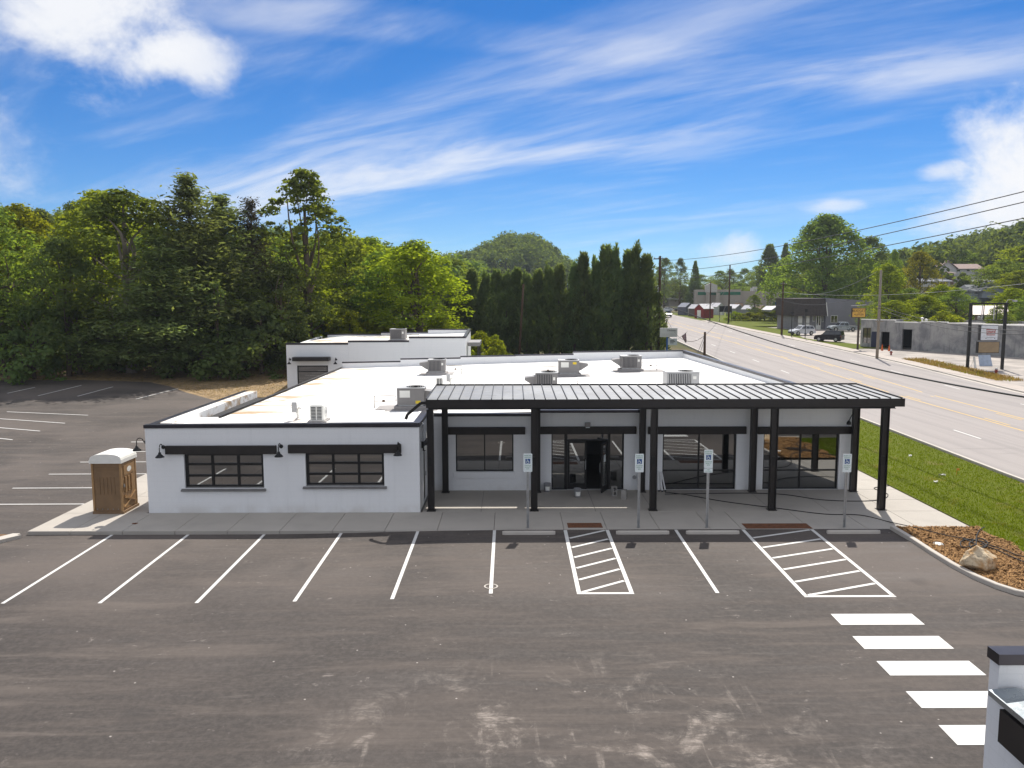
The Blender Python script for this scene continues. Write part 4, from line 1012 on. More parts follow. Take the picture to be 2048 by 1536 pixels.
# wheel stops
ws0 = None
for px, lb in ((1058, 'concrete wheel stop below the parking sign left of the first hatched aisle'), (1288, 'concrete wheel stop right of the narrow hatched aisle'), (1430, 'concrete wheel stop under the van parking sign'), (1716, 'concrete wheel stop by the mulch bed kerb')):
    x = onZ(px, 1073)[0]; y = 26.98; z = gz(x, y)
    if ws0 is None:
        b = MB(); l = .915
        sec = [(-.075, 0), (.075, 0), (.06, .08), (.035, .115), (-.035, .115), (-.06, .08)]
        b.prism(sec, 'x', -l + .06, l - .06)
        for s in (-1, 1): b.prism([(u * .8, v * .92) for u, v in sec], 'x', s * (l - .06), s * l)
        ws0 = b.build('wheel_stop', conc_k, None, loc=(0, 0, 0)); o = ws0
    else: o = ws0.copy(); COL.objects.link(o)
    o.location = (float(x), y, z + .002); tag(o, lb, 'wheel stop', 'wheel stops of the accessible stalls')

# ================================================================== PORTABLE TOILET
x0, x1, y0, y1 = -15.93, -14.80, 29.72, 30.93
pt = thing('portable_toilet', 'brown portable toilet with white domed roof on the walk corner', 'portable toilet', ((x0 + x1) / 2, (y0 + y1) / 2, 0))
MB().box(x0 - .02, x1 + .04, y0 - .02, y1 + .03, 0, .10).build('skid', tan_d, pt)
body = MB().box(x0 + .03, x1 - .03, y0 + .03, y1 - .03, .10, 1.95); body.build('cabin', tan_d, pt)
for xx in (x0, x1 - .07):
    for y_ in (y0, y1 - .07): MB().box(xx, xx + .07, y_, y_ + .07, .10, 1.97).build('corner_post', tan_p, pt)
fp = MB()   # near side: recessed field with ribs
for i in range(5): fp.box(x0 + .26 + i * .14, x0 + .30 + i * .14, y0 + .012, y0 + .03, .75, 1.4)
fp.box(x0 + .09, x1 - .09, y0 + .012, y0 + .03, 1.72, 1.78).build('side_ribs', tan_d, pt)
rv = MB()
for i in range(5): rv.box(x0 + .14 + i * .2, x0 + .165 + i * .2, y0 - .0, y0 + .03, .17, .195)
rv.build('rivets', galv, pt)
# sunlit side towards the building: door with panels
dx = x1 - .03
door = MB().box(dx, dx + .02, y0 + .10, y1 - .10, .14, 1.9).build('door', tan_p, pt)
MB().box(dx + .021, dx + .045, y0 + .2, y1 - .2, 1.45, 1.82).build('upper_panel', tan_p, door)
lg = MB(); lg.poly([(dx + .05, (y0 + y1) / 2 + .17 * math.cos(a), 1.63 + .11 * math.sin(a)) for a in np.arange(0, 6.28, .4)]); lg.build('oval_emblem', pvc, door)
rbs = MB()
for i in range(3): rbs.box(dx + .021, dx + .06, y0 + .26 + i * .24, y0 + .36 + i * .24, .78, 1.38)
rbs.build('door_ribs', tan_p, door)
xx_ = MB(); xx_.bar((dx + .04, y0 + .16, .22), (dx + .04, y1 - .16, .68), .04, .06); xx_.bar((dx + .045, y0 + .16, .62), (dx + .045, y1 - .16, .30), .04, .06); xx_.build('cross_brace', tan_p, door)
MB().box(dx + .02, dx + .07, y0 + .14, y0 + .18, 1.0, 1.12).build('latch', galv, door)
MB().box(x0 - .04, x1 + .04, y0 - .04, y1 + .04, 1.95, 2.09).build('roof_skirt', pvc, pt)
dm = MB(); sec = [(y0 - .03, 2.09)] + [((y0 + y1) / 2 - .63 * math.cos(a), 2.09 + .21 * math.sin(a) ** .7) for a in np.linspace(.15, math.pi - .15, 13)] + [(y1 + .03, 2.09)]
sec = [(x0 - .03, 2.09)] + [((x0 + x1) / 2 - .585 * math.cos(a), 2.09 + .215 * max(0, math.sin(a)) ** .6) for a in np.linspace(.12, math.pi - .12, 15)] + [(x1 + .03, 2.09)]
dm.prism(sec, 'y', y0 - .03, y1 + .03).build('roof_dome', pvc, pt)
MB().box((x0 + x1) / 2 + .03, x1 - .02, y0 - .034, y1 + .034, 2.10, 2.20).build('roof_step', pvc, pt)

# ================================================================== SMALL THINGS UNDER THE CANOPY
bucket_m = simple('bucket_grey', (0.30, 0.30, 0.31), 0.5)
def bucket(label, px, py):
    p = onZ(px, py); t = thing('bucket', label, 'bucket', p, 'paint buckets on the patio'); c = (p[0], p[1], 0)
    MB().lathe([(0, .003), (.13, .003), (.15, .36), (.158, .36), (.158, .33)], 16, c).lathe([(.148, .36), (.14, .05), (0, .05)], 16, c).build('pail', bucket_m, t, smooth=True)
    l = MB()
    for k in range(4): a0, a1 = R(235 + 20 * k), R(255 + 20 * k); l.quad((c[0] + .140 * math.cos(a0), c[1] + .140 * math.sin(a0), .06), (c[0] + .140 * math.cos(a1), c[1] + .140 * math.sin(a1), .06), (c[0] + .15 * math.cos(a1), c[1] + .15 * math.sin(a1), .24), (c[0] + .15 * math.cos(a0), c[1] + .15 * math.sin(a0), .24))
    l.build('paper_label', pvc, t)
    MB().tube([(c[0] + .16 * math.cos(a), c[1] - .03, .30 - .13 * math.sin(a)) for a in np.linspace(0, math.pi, 9)], .005, 5).build('handle', galv, t)
bucket('grey paint bucket standing left of the entrance sidelight', 1094.5, 983); bucket('grey paint bucket standing in front of the shut door leaf', 1155, 994)
def block(label, px, py, rzz=0.1):
    p = onZ(px, py); b = MB(); b.box(-.095, -.065, -.1, .1, 0, .39).box(.065, .095, -.1, .1, 0, .39)
    for z in (0, .18, .36): b.box(-.065, .065, -.1, .1, z, z + .03)
    o = b.build('concrete_block', simple('block_grey', (0.33, 0.31, 0.29), 0.9, var=.2) if 'block_grey' not in MATS else MATS['block_grey'], None, loc=(0, 0, 0)); o.location = tuple(float(q) for q in p); o.rotation_euler = (0, 0, rzz); tag(o, label, 'concrete block')
block('hollow concrete block on end propping the open door', 1228, 991, .3); block('hollow concrete block standing on the patio before the door block', 1248, 998, 1.2)
pole_m = simple('pole_white', (0.70, 0.70, 0.70), 0.4)
for i, (pa, pb, lb) in enumerate((((1318, 983), (1316, 941), 'upright white pole leaning on the wall by the third post'), ((1325, 984), (1320, 944), 'middle white pole leaning on the wall by the third post'), ((1331, 983), (1323, 943), 'outermost white pole leaning at the widest angle by the third post'))):
    a = onZ(*pa); c = onY(*pb, YS - .04); t = thing('leaning_pole', lb, 'pole', a)
    MB().tube([tuple(a + (c - a) * .07), tuple(c)], .032, 8).build('shaft', pole_m, t); MB().tube([tuple(a), tuple(a + (c - a) * .07)], .04, 8).build('foot', rubber, t)
# black hoses
def hose(label, px, r=.016, close=None):
    P = [onG(*q) if len(q) == 2 else onZ(q[0], q[1], q[2]) for q in px]; P = [(float(p[0]), float(p[1]), float(max(p[2], gz(p[0], p[1]) if p[1] < 27.4 or p[0] > 16.3 else 0) + r + (.14 if p[1] < 27.4 else .002))) for p in P]
    V = [Vector(p) for p in P]; out = []
    for i in range(len(V) - 1):
        p0, p1, p2, p3 = V[max(0, i - 1)], V[i], V[i + 1], V[min(len(V) - 1, i + 2)]
        for k in range(6):
            t = k / 6; out.append(0.5 * ((2 * p1) + (-p0 + p2) * t + (2 * p0 - 5 * p1 + 4 * p2 - p3) * t * t + (-p0 + 3 * p1 - 3 * p2 + p3) * t ** 3))
    out.append(V[-1]); tag(MB().tube([tuple(v) for v in out], r, 6).build('hose', rubber, smooth=True), label, 'hose')
hose('long black hose snaking from the storefront wall to the mulch bed', [(1330, 985), (1370, 990), (1450, 1004), (1560, 1018), (1650, 1029), (1720, 1031), (1780, 1045), (1840, 1066), (1890, 1079), (1930, 1086), (1980, 1095)])
hose('black hose lying along the storefront and looping by the corner post', [(1330, 989), (1400, 988), (1500, 987), (1570, 990), (1640, 1000), (1710, 1003), (1762, 1000), (1776, 990), (1758, 982), (1748, 977), (1760, 974), (1778, 972)])
hose('coiled dark hose heaped behind the boulder on the mulch', [(1925, 1086), (1950, 1098), (1925, 1104), (1922, 1092), (1945, 1088), (1972, 1100), (1950, 1110), (1938, 1096), (1960, 1086), (1975, 1096), (1955, 1105), (1952, 1085), (1958, 1070), (1968, 1063)], .018)
hose('grey hose trailing across the mulch past the boulder towards the lawn', [(1960, 1098), (1990, 1108), (2020, 1122), (2060, 1138), (2110, 1150)], .018)
hose('second grey hose trailing beside the first past the boulder', [(1965, 1096), (2000, 1106), (2035, 1120), (2080, 1130)], .016)
# boulder
def boulder(label, px0, px1, pyb, pyt):
    a, c = onG(px0, pyb), onG(px1, pyb); cx, cy = (a[0] + c[0]) / 2, (a[1] + c[1]) / 2 + .35; w = (c[0] - a[0]) / 2; hgt = onY(px0, pyt, cy)[2] - gz(cx, cy)
    bm = bmesh.new(); bmesh.ops.create_icosphere(bm, subdivisions=4, radius=1)
    r2 = np.random.default_rng(11); pls = [(Vector(r2.normal(size=3)).normalized(), r2.uniform(.66, .92)) for _ in range(22)]
    from mathutils import noise as mn
    for v in bm.verts:
        d = v.co.normalized(); s = 1.0
        for n_, h_ in pls:
            q = d.dot(n_)
            if q > 0.05: s = min(s, h_ / q)
        s += .07 * mn.noise(d * 2.3) + .03 * mn.noise(d * 7)
        x, y, z = d * s
        z = z * hgt * .70 + hgt * .36 - .12 * hgt * x; peak = 1 - .16 * max(0, z / hgt); v.co = Vector((x * w * 1.12 * peak - .10 * w, y * w * .85 * peak, max(-.05, z)))
    me = bpy.data.meshes.new('boulder'); bm.to_mesh(me); bm.free()
    t = MT('boulder_stone'); v = t.coord(True); n1 = t.noise(v, 2.2, 5, .6, .6); n2 = t.noise(v, 8, 4, .6)
    c_ = t.mix(t.rng(n1, .4, .62), (.56, .46, .32), (.40, .24, .11)); c_ = t.mix(t.rng(n2, .55, .72, 0, .8), c_, (.10, .09, .08)); t.set(c_, .9, 0, .2); t.bump(n2, .7, .03)
    me.materials.append(t.m); o = bpy.data.objects.new('boulder', me); COL.objects.link(o); o.location = (cx, cy, gz(cx, cy) + .08); tag(o, label, 'boulder')
boulder('rough tan boulder sitting on the mulch bed beside the kerb', 1936, 2012, 1150, 1096)
# cleanout cover in the mulch, manhole-like ring in the lot, clump of mud
p = onG(1876, 1094); tag(MB().lathe([(0, .13), (.13, .13), (.16, .11), (.17, .08)], 18, (p[0], p[1], p[2])).build('cleanout_cover', pvc), 'round white cleanout cover in the mulch bed', 'cover')
b = MB(); p = onG(982, 1173); b.lathe([(.16, .008), (.165, .012), (.20, .012), (.205, .008)], 20, (p[0], p[1], p[2])); tag(b.build('valve_ring', conc_k), 'small round utility valve ring at the end of a stall line', 'cover')
b = MB(); p = onZ(272, 1047)
for i in range(7): q = p + np.array([random.uniform(-.12, .12), random.uniform(-.06, .06), 0]); r = random.uniform(.03, .06); b.lathe([(r, .003), (r * .7, r * .5), (0, r * .6)], 7, (q[0], q[1], 0))
tag(b.build('mud_clod', rust), 'small brown mud clod on the walk in front of the portable toilet', 'mud')
# ================================================================== BACK BUILDING
YB = 62.0
bb = thing('back_building', 'smaller white block building with stepped parapet behind the main roof', 'building', (-10.5, 68, gz(-10.5, 66)))
def bq(mb, name, mat, parent=None): return mb.build(name, mat, parent or bb)
segs = [(572, 696, 686), (696, 818, 681), (818, 931, 673)]
BX0 = float(onY(572, 700, YB)[0]); BX1 = float(onY(931, 690, YB)[0]); D2 = rx(594, 731, 657, 775, YB)
for i, (a, c, t) in enumerate(segs):
    xa, xb = float(onY(a, t, YB)[0]), float(onY(c, t, YB)[0]); zt = float(onY(a, t, YB)[2])
    w = MB(); wall_y(w, xa, xb, YB, YB + .22, -.5, zt - .14, ((D2[0], D2[1], -.5, D2[3]),) if i == 0 else ()); bq(w, 'wall', wall_w)
    bq(MB().box(xa - .02, xb + (.02 if i == 2 else 0), YB - .03, YB + .25, zt - .14, zt), 'coping', coping_m)
YBR = 76.0
for a, c, t in ((655, 762, 668), (762, 856, 664), (856, 941, 658)):
    xa, xb = float(onY(a, t, YBR)[0]), float(onY(c, t, YBR)[0]); zt = float(onY(a, t, YBR)[2])
    bq(MB().box(xa, xb, YBR, YBR + .2, -.5, zt - .1), 'wall', wall_w); bq(MB().box(xa, xb, YBR - .02, YBR + .23, zt - .1, zt), 'coping', coping_m)
zr1 = float(onY(931, 673, YB)[2])
bq(slant_wall(MB(), (BX1, YB + .22), (float(onY(941, 658, YBR)[0]), YBR), .2, -.5, zr1 - .12, zr1 - .05), 'wall', wall_w)
bq(slant_wall(MB(), (BX1 + .03, YB + .26), (float(onY(941, 658, YBR)[0]) + .03, YBR), .26, zr1 - .12, zr1 - .02, zr1 + .05), 'coping', coping_m)
bq(slant_wall(MB(), (float(onY(640, 668, YBR)[0]), YBR), (BX0, YB + .22), .2, -.5, 4.45, 4.3), 'wall', wall_w)
bq(MB().quad((BX0 + .1, YB + .2, 4.42), (BX1 - .2, YB + .2, 4.78), (BX1 - .4, YBR, 4.72), (BX0 + .4, YBR, 4.4)), 'roof', membrane)
hd = rx(585, 714.5, 658, 722, YB - .6); bq(MB().box(hd[0], hd[1], YB - .75, YB - .003, hd[2], hd[3]), 'door_awning', bronze)
gd = MB(); x0, x1, z0, z1 = D2
gd.box(x0, x0 + .08, YB + .06, YB + .14, z0, z1).box(x1 - .08, x1, YB + .06, YB + .14, z0, z1).box(x0 + .08, x1 - .08, YB + .06, YB + .14, z1 - .1, z1).box(x0 + .08, x1 - .08, YB + .07, YB + .13, z0 + 1.2, z0 + 1.28)
g_ = bq(gd, 'glazed_door', black)
for a, c in ((z0, z0 + 1.2), (z0 + 1.28, z1 - .1)): bq(MB().quad((x0 + .08, YB + .1, a), (x1 - .08, YB + .1, a), (x1 - .08, YB + .1, c), (x0 + .08, YB + .1, c)), 'pane', glass_w, g_)
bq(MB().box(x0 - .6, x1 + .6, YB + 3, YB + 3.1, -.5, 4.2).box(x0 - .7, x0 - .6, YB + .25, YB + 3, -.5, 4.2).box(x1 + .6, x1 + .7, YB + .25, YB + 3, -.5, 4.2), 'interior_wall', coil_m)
aw = onY(940, 684, 66); bq(MB().box(BX1 + .0, BX1 + 1.0, 64.5, 68.5, aw[2] - .25, aw[2] + .05), 'side_awning', hvac_m)
for y_ in (64.7, 68.3): bq(MB().box(BX1 + .8, BX1 + .92, y_, y_ + .12, 0, aw[2] - .25), 'awning_post', bronze)
for px, lb in ((580.5, 'black gooseneck barn lamp at the outer corner of the back building'), (672.5, 'black gooseneck barn lamp right of the back building door')): place_lamp(px, 719, YB, lb)
q = onY(797, 678, 66); rtu('grey rooftop unit alone on the back building roof', q[0], 66, 1.25, 1.1, .8, 's', 0, z=4.5, pipe=1)

# ================================================================== NEAR BUILDING (corner at the lower right)
nb = thing('near_building', 'white block building corner with dark coping rising beside the crosswalk', 'building', (10, 4, gz(10, 4)))
cA = onZ(1972, 1292, 3.72); NX, NY = float(cA[0]) + .02, float(cA[1])
def nq(mb, n, m): return mb.build(n, m, nb)
nq(MB().box(NX + .03, 21, NY - .22, NY - .02, -.6, 3.58), 'wall', wall_w)
nq(MB().box(NX, 21.03, NY - .25, NY, 3.58, 3.72), 'coping', coping_m)
nq(MB().box(NX + .03, NX + .25, -12, NY - .22, -.6, 3.20), 'wall', wall_w)
nq(MB().box(NX + .25, 21, -12, NY - .22, 3.0, 3.10), 'roof', membrane)
nq(MB().box(20.8, 21, -12, NY - .22, -.6, 3.6), 'wall', wall_w); nq(MB().box(NX + .03, 21, -12.2, -12, -.6, 3.6), 'wall', wall_w)
steel_l = simple('bright_coping', (0.36, 0.40, 0.43), 0.28, 0.85, 0.1, 2)
nq(MB().prism([(NX - .12, 3.20), (NX + .36, 3.20), (NX + .36, 3.27), (NX + .2, 3.30), (NX - .12, 3.27)], 'y', -12, NY - .27), 'coping', steel_l)
nq(MB().box(NX - .11, NX + .03, -4, NY - .5, 2.72, 3.14), 'header', header_m)
nq(MB().box(NX + .01, NX + .028, -3.5, NY - 1.2, .2, 2.6), 'window', black)
nq(MB().box(NX - .002, NX + .008, -3.4, NY - 1.3, .3, 2.55), 'pane', glass_w)

# ================================================================== RIGHT SIDE OF THE ROAD
def facade(name, label, cat, A, B, group=None):
    """thing whose local x runs from A to B (ground plan), local y points away from the viewer"""
    A, B = np.array(A, float), np.array(B, float); d = B - A; ang = math.atan2(d[1], d[0])
    t = thing(name, label, cat, (A[0], A[1], gz(A[0], A[1])), group, ang); t['len'] = float(np.linalg.norm(d)); return t, ang, A
def on_fac(px, py, A, ang, z0):
    d = ray(px, py); n = np.array([-math.sin(ang), math.cos(ang)]); tt = (A @ n) / (d[:2] @ n); P = CP + d * tt
    return float((P[:2] - A) @ np.array([math.cos(ang), math.sin(ang)])), float(P[2] - z0)
def lq(mb, n, m, t, parent=None): o = mb.build(n, m, None, loc=(0, 0, 0)); o.parent = parent or t; return o
# --- old concrete workshop
A = onG(1720, 694)[:2]; B = onG(2048, 717)[:2]; B = A + (B - A) * 1.9
t, ang, A = facade('concrete_workshop', 'low stained grey concrete block workshop with two dark doorways', 'building', A, B); z0 = t.location[2]
def U(px, py): return on_fac(px, py, A, ang, z0)
grime = MT('grimy_block'); v = grime.coord(); n1 = grime.noise(v, .45, 6, .65, .5); n2 = grime.noise(grime.coord(scale=(2, 2, .3)), 1.2, 5, .65)
cc = grime.mix(grime.rng(n1, .35, .65), (.22, .22, .225), (.40, .39, .37)); cc = grime.mix(grime.rng(n2, .5, .75, 0, .7), cc, (.12, .12, .125)); grime.set(cc, .9, 0, .2); grime.bump(n1, .3, .02); grime = grime.m
ops = []
for q in ((1761, 664, 1779.5, 701), (1803, 659, 1825, 704)):
    a, c = U(q[0], q[3]), U(q[2], q[1]); ops.append((a[0], c[0], -.2, c[1]))
a, c = U(1724.5, 690), U(1742, 656); ops.append((a[0], c[0], a[1] + .3, c[1])); zt = U(1721, 639.5)[1]
LN = t['len']; w = MB(); wall_y(w, 0, LN, 0, .25, -1.2, zt - .3, tuple(ops))
stp = [(0, U(1790, 640)[0], zt), (U(1790, 640)[0], U(1842, 642)[0], zt - .25 + .0), (U(1842, 642)[0], U(1895, 644)[0], zt - .1), (U(1895, 644)[0], U(1965, 650)[0], zt - .22), (U(1965, 650)[0], LN, zt - .28)]
lq(w, 'wall', grime, t)
for a, c, z in stp:
    lq(MB().box(a, c, 0, .25, zt - .3, z), 'parapet', grime, t); lq(MB().box(a, c, -.04, .3, z + .002, z + .12), 'coping', pvc, t)
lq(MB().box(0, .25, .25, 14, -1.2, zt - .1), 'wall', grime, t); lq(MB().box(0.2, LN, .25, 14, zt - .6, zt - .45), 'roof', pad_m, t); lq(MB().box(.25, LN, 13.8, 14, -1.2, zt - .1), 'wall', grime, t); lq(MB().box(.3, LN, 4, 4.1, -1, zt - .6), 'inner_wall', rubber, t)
o_ = ops[2]; wf = lq(MB().box(o_[0], o_[0] + .06, .08, .16, o_[2], o_[3]).box(o_[1] - .06, o_[1], .08, .16, o_[2], o_[3]).box((o_[0] + o_[1]) / 2 - .04, (o_[0] + o_[1]) / 2 + .04, .08, .16, o_[2], o_[3]), 'window', black, t)
for a, c in ((o_[0], (o_[0] + o_[1]) / 2), ((o_[0] + o_[1]) / 2, o_[1])): lq(MB().quad((a, .12, o_[2]), (c, .12, o_[2]), (c, .12, o_[3]), (a, .12, o_[3])), 'pane', glass_far, t, wf)
a = U(1755, 690)[0]; lq(MB().box(a - 1.0, a - .2, -.02, .02, -.1, 2.3), 'blue_door', simple('door_navy', (.02, .025, .06), .5), t)
for o_ in ops[:2]: lq(MB().box(o_[0] - .08, o_[0], -.03, .2, -.2, o_[3]).box(o_[1], o_[1] + .08, -.03, .2, -.2, o_[3]).box(o_[0] - .08, o_[1] + .08, -.03, .2, o_[3], o_[3] + .12), 'door_frame', grime, t)
for px, py in ((1820, 637), (1828, 640)):
    a, c = U(px, py); lq(MB().lathe([(.1, zt - .5), (.1, c - .15), (.22, c - .12), (.22, c + .05), (0, c + .12)], 10, (a, 3, 0)), 'roof_vent', pvc, t)

# --- grey metal workshop with brown mansard
A = onY(1590, 661, 159)[:2]; B = onY(1745, 661, 161)[:2]
t, ang, A = facade('grey_workshop', 'grey clad workshop with brown shingled mansard and white garage doors', 'building', A, B); z0 = t.location[2]
cladding = simple('grey_cladding', (.20, .20, .225), .6, 0, .06, .5); shingle = simple('brown_shingle', (.055, .045, .04), .9, 0, .25, 3)
LN = t['len']; u1 = U(1651, 640)[0]; zt = U(1651, 596)[1]; zt2 = U(1742, 602)[1]
lq(MB().prism([(u1, -.6), (LN, -.6), (LN, zt2), (u1, zt)], 'y', 0, 12), 'gable_wall', cladding, t)
lq(MB().box(0, u1, .6, 8, -.6, zt - 2.2), 'front_wall', simple('grey_stucco', (.22, .215, .22), .8), t)
mz = U(1600, 632)[1]; lq(MB().prism([(-.6, mz), (.3, zt - .1), (8, zt), (8, mz)], 'x', -.4, u1 - .01), 'mansard_roof', shingle, t)
lq(MB().prism([(-.75, mz - .05), (-.6, mz - .05), (.4, zt + .02), (.25, zt + .02)], 'x', u1, u1 + .12), 'trim', pvc, t)
for q in ((1598.5, 618, 1607.7, 649), (1612.5, 628, 1622, 650)):
    a, c = U(q[0], q[3]), U(q[2], q[1]); d_ = lq(MB().box(a[0], c[0], .50, .58, -.1, c[1] if q[1] < 620 else c[1]), 'garage_door', pvc, t)
    b = MB()
    for k in range(4): x_ = a[0] + (c[0] - a[0]) * (k + .25) / 4; b.box(x_, x_ + .12, .47, .495, 1.25, 1.4)
    lq(b, 'door_window', black, t, d_)
for q in ((1628, 629, 1633, 643), (1646.5, 630, 1653, 644), (1661, 631, 1675, 645)):
    a, c = U(q[0], q[3]), U(q[2], q[1]); yy_ = .56 if q[0] < 1650 else -.04; w_ = lq(MB().box(a[0], c[0], yy_ - .02, yy_ + .03, a[1], c[1]), 'window', pvc, t)
    m_ = (a[0] + c[0]) / 2
    for e, f in ((a[0] + .06, m_ - .04), (m_ + .04, c[0] - .06)): lq(MB().box(e, f, yy_ - .03, yy_ - .022, a[1] + .06, c[1] - .06), 'pane', glass_far, t, w_)
a, c = U(1634.5, 652), U(1645, 629); d_ = lq(MB().box(a[0], c[0], .52, .58, -.1, c[1]), 'double_door', pvc, t)
for e in (.12, .58): lq(MB().box(a[0] + (c[0] - a[0]) * e, a[0] + (c[0] - a[0]) * (e + .3), .5, .515, .9, c[1] - .2), 'pane', glass_far, t, d_)

# --- distant store with green band
A = onY(1392, 620, 288)[:2]; B = onY(1592, 620, 282)[:2]
t, ang, A = facade('store_building', 'wide beige store with a green band along its parapet', 'building', A, B); z0 = t.location[2]
beige = simple('beige_wall', (.42, .37, .32), .8, 0, .06, .3); u2 = U(1482, 600)[0]; zA = U(1440, 579)[1]; zB = U(1530, 582)[1]; LN = t['len']
lq(MB().box(0, u2, 0, 40, -3, zA), 'wall', beige, t); lq(MB().box(u2 + .01, LN, 1, 40, -3, zB), 'wall', beige, t)
ga, gb = U(1392, 590)[1], U(1392, 584)[1]; lq(MB().box(.5, U(1484, 588)[0] - .5, -.1, -.01, ga, gb), 'green_band', simple('green_band', (.02, .16, .09), .5), t)
en = MB().prism([(U(1410, 590)[0], zA - 1), (U(1433, 590)[0], zA - 1), (U(1433, 590)[0], zA + 1.5), (U(1421, 566)[0], U(1421, 566)[1]), (U(1410, 590)[0], zA + 1.5)], 'y', -3, 2); lq(en, 'entrance_gable', simple('pale_roof', (.5, .48, .45), .7), t)
for a in (1411, 1431): u_ = U(a, 600)[0]; lq(MB().box(u_, u_ + 1.2, -3, -1.8, -3, zA - 1.05), 'entrance_pillar', beige, t)
lq(MB().box(U(1470, 600)[0], U(1487, 600)[0], -.05, -.01, U(1470, 624)[1], U(1470, 606)[1]), 'poster', simple('poster_tan', (.5, .33, .22), .7), t)
b = MB()
for k in range(7): a = U(1488 + k * 8, 580)[0]; 
lq(MB().box(U(1505, 580)[0], U(1508, 580)[0], 5, 7, zB, zB + 1.2).box(U(1512, 580)[0], U(1520, 580)[0], 8, 11, zB, zB + 1.6), 'roof_units', hvac_l, t)
lq(MB().box(U(1546, 610)[0], U(1553, 610)[0], .9, .99, U(1546, 610)[1], U(1546, 604)[1]), 'wall_sign', sign_blue, t)
# --- second far building with pale flat roof
t, ang, A = facade('low_store', 'low pale roofed building beyond the end of the road', 'building', onY(1338, 600, 340)[:2], onY(1378, 600, 340)[:2]); LN = t['len']
lq(MB().box(0, LN, 0, 12, -2, 2.6), 'wall', beige, t); lq(MB().box(-.5, LN + .5, -1.5, 12.5, 2.6, 3.4), 'roof', hvac_l, t)

# --- garden sheds for sale
def shed(label, px0, px1, y, pyt, wallc, roofc, turn=0.35, d=4.2):
    a, c = onY(px0, 630, y), onY(px1, 630, y); w = (c[0] - a[0]) * .92; x = (a[0] + c[0]) / 2; z = gz(x, y); h = max(2.2, onY(px0, pyt, y)[2] - z)
    t = thing('garden_shed', label, 'shed', (x, y, z), 'garden sheds on display by the road', turn); e = h * .68
    body_ = lq(MB().prism([(-w / 2, -.2), (w / 2, -.2), (w / 2, e), (0, h - .05), (-w / 2, e)], 'y', -d / 2, d / 2), 'walls', wallc, t)
    for s in (-1, 1): lq(MB().prism([(s * (w / 2 + .15), e - .1), (s * (w / 2 + .15), e), (0, h + .06), (0, h - .04)], 'y', -d / 2 - .15, d / 2 + .15), 'roof', roofc, t)
    lq(MB().box(-w * .2, w * .2, -d / 2 - .04, -d / 2 - .01, 0, e * .85), 'door', pvc if wallc is not shed_g else wallc, t, body_)
shed_d = simple('shed_slate', (.09, .095, .12), .7); shed_b = simple('shed_brown', (.12, .09, .08), .7); shed_r = simple('shed_red', (.22, .018, .015), .6); shed_g = simple('shed_grey', (.23, .235, .25), .7); shed_w = simple('shed_pale', (.48, .49, .5), .7); shed_y = simple('shed_tan', (.40, .32, .16), .7)
roof_w = simple('shed_white_roof', (.62, .60, .60), .45, .3); roof_g = simple('shed_slate_roof', (.25, .26, .29), .5, .3); roof_br = simple('shed_brown_roof', (.16, .10, .06), .8)
shed('slate blue shed with grey roof, farthest along the road', 1361, 1382, 236, 606, shed_d, roof_g)
shed('brown shed with white roof between the slate and red sheds', 1383, 1400, 226, 609, shed_b, roof_w)
shed('bright red shed with white roof by the roadside grass', 1396, 1420, 215, 608, shed_r, roof_w, -.9)
shed('pale shed with white roof beside the red shed', 1424, 1442, 238, 606, shed_w, roof_w)
shed('grey shed behind the black roadside sign board', 1459, 1480, 228, 609, shed_g, roof_w)
shed('narrow grey shed beside a young tree', 1490, 1507, 222, 611, shed_g, roof_w)
shed('tan shed with brown roof partly behind bushes', 1508, 1528, 228, 611, shed_y, roof_br)
shed('grey shed with wide white roof among the bushes', 1530, 1556, 218, 612, shed_g, roof_w)
shed('largest grey shed with white roof next to the workshop', 1560, 1590, 214, 612, shed_g, roof_w)

# --- houses on the right hill
def house(label, px0, px1, pyb, pye, pyt, y, wallm, roofm, turn=0.0, d=9, hip=False, gable=False):
    a, c = onY(px0, pyb, y), onY(px1, pyb, y); w = c[0] - a[0]; x = (a[0] + c[0]) / 2; zb = a[2]; e = onY(px0, pye, y)[2] - zb; h = onY(px0, pyt, y)[2] - zb
    t = thing('hillside_house', label, 'house', (x, y, zb), None, turn)
    lq(MB().box(-w / 2, w / 2, 0, d, -4, e), 'wall', wallm, t)
    k = w * (.12 if hip else 0)
    r_ = MB(); P = [(-w / 2 - .5, -.6, e - .1), (w / 2 + .5, -.6, e - .1), (w / 2 + .5, d + .6, e - .1), (-w / 2 - .5, d + .6, e - .1), (-w / 2 - .5 + k, d / 2, h), (w / 2 + .5 - k, d / 2, h)]
    i = len(r_.v); r_.v += P; r_.f += [(0, 1, 5, 4), (2, 3, 4, 5), (1, 2, 5), (3, 0, 4), (3, 2, 1, 0)]; lq(r_, 'roof', roofm, t)
    for f in (.18, .42, .66, .86):
        x_ = -w / 2 + w * f; wdw = lq(MB().box(x_ - .5, x_ + .5, -.05, -.005, e * .35, e * .8), 'window', pvc, t); lq(MB().box(x_ - .42, x_ + .42, -.07, -.052, e * .35 + .08, e * .8 - .08), 'pane', glass_far, t, wdw)
    if gable:
        g = MB(); gx_ = w * gable; g.prism([(gx_ - 2.4, -.5), (gx_ + 2.4, -.5), (gx_ + 2.4, e), (gx_, e + 2.0), (gx_ - 2.4, e)], 'y', -2.0, .02); lq(g, 'gable_wing', wallm, t)
        g2 = MB()
        for s in (-1, 1): g2.prism([(gx_ + s * 2.8, e - .2), (gx_ + s * 2.8, e), (gx_, e + 2.25), (gx_, e + 2.0)], 'y', -2.4, 3.5)
        lq(g2, 'gable_roof', roofm, t)
    return t
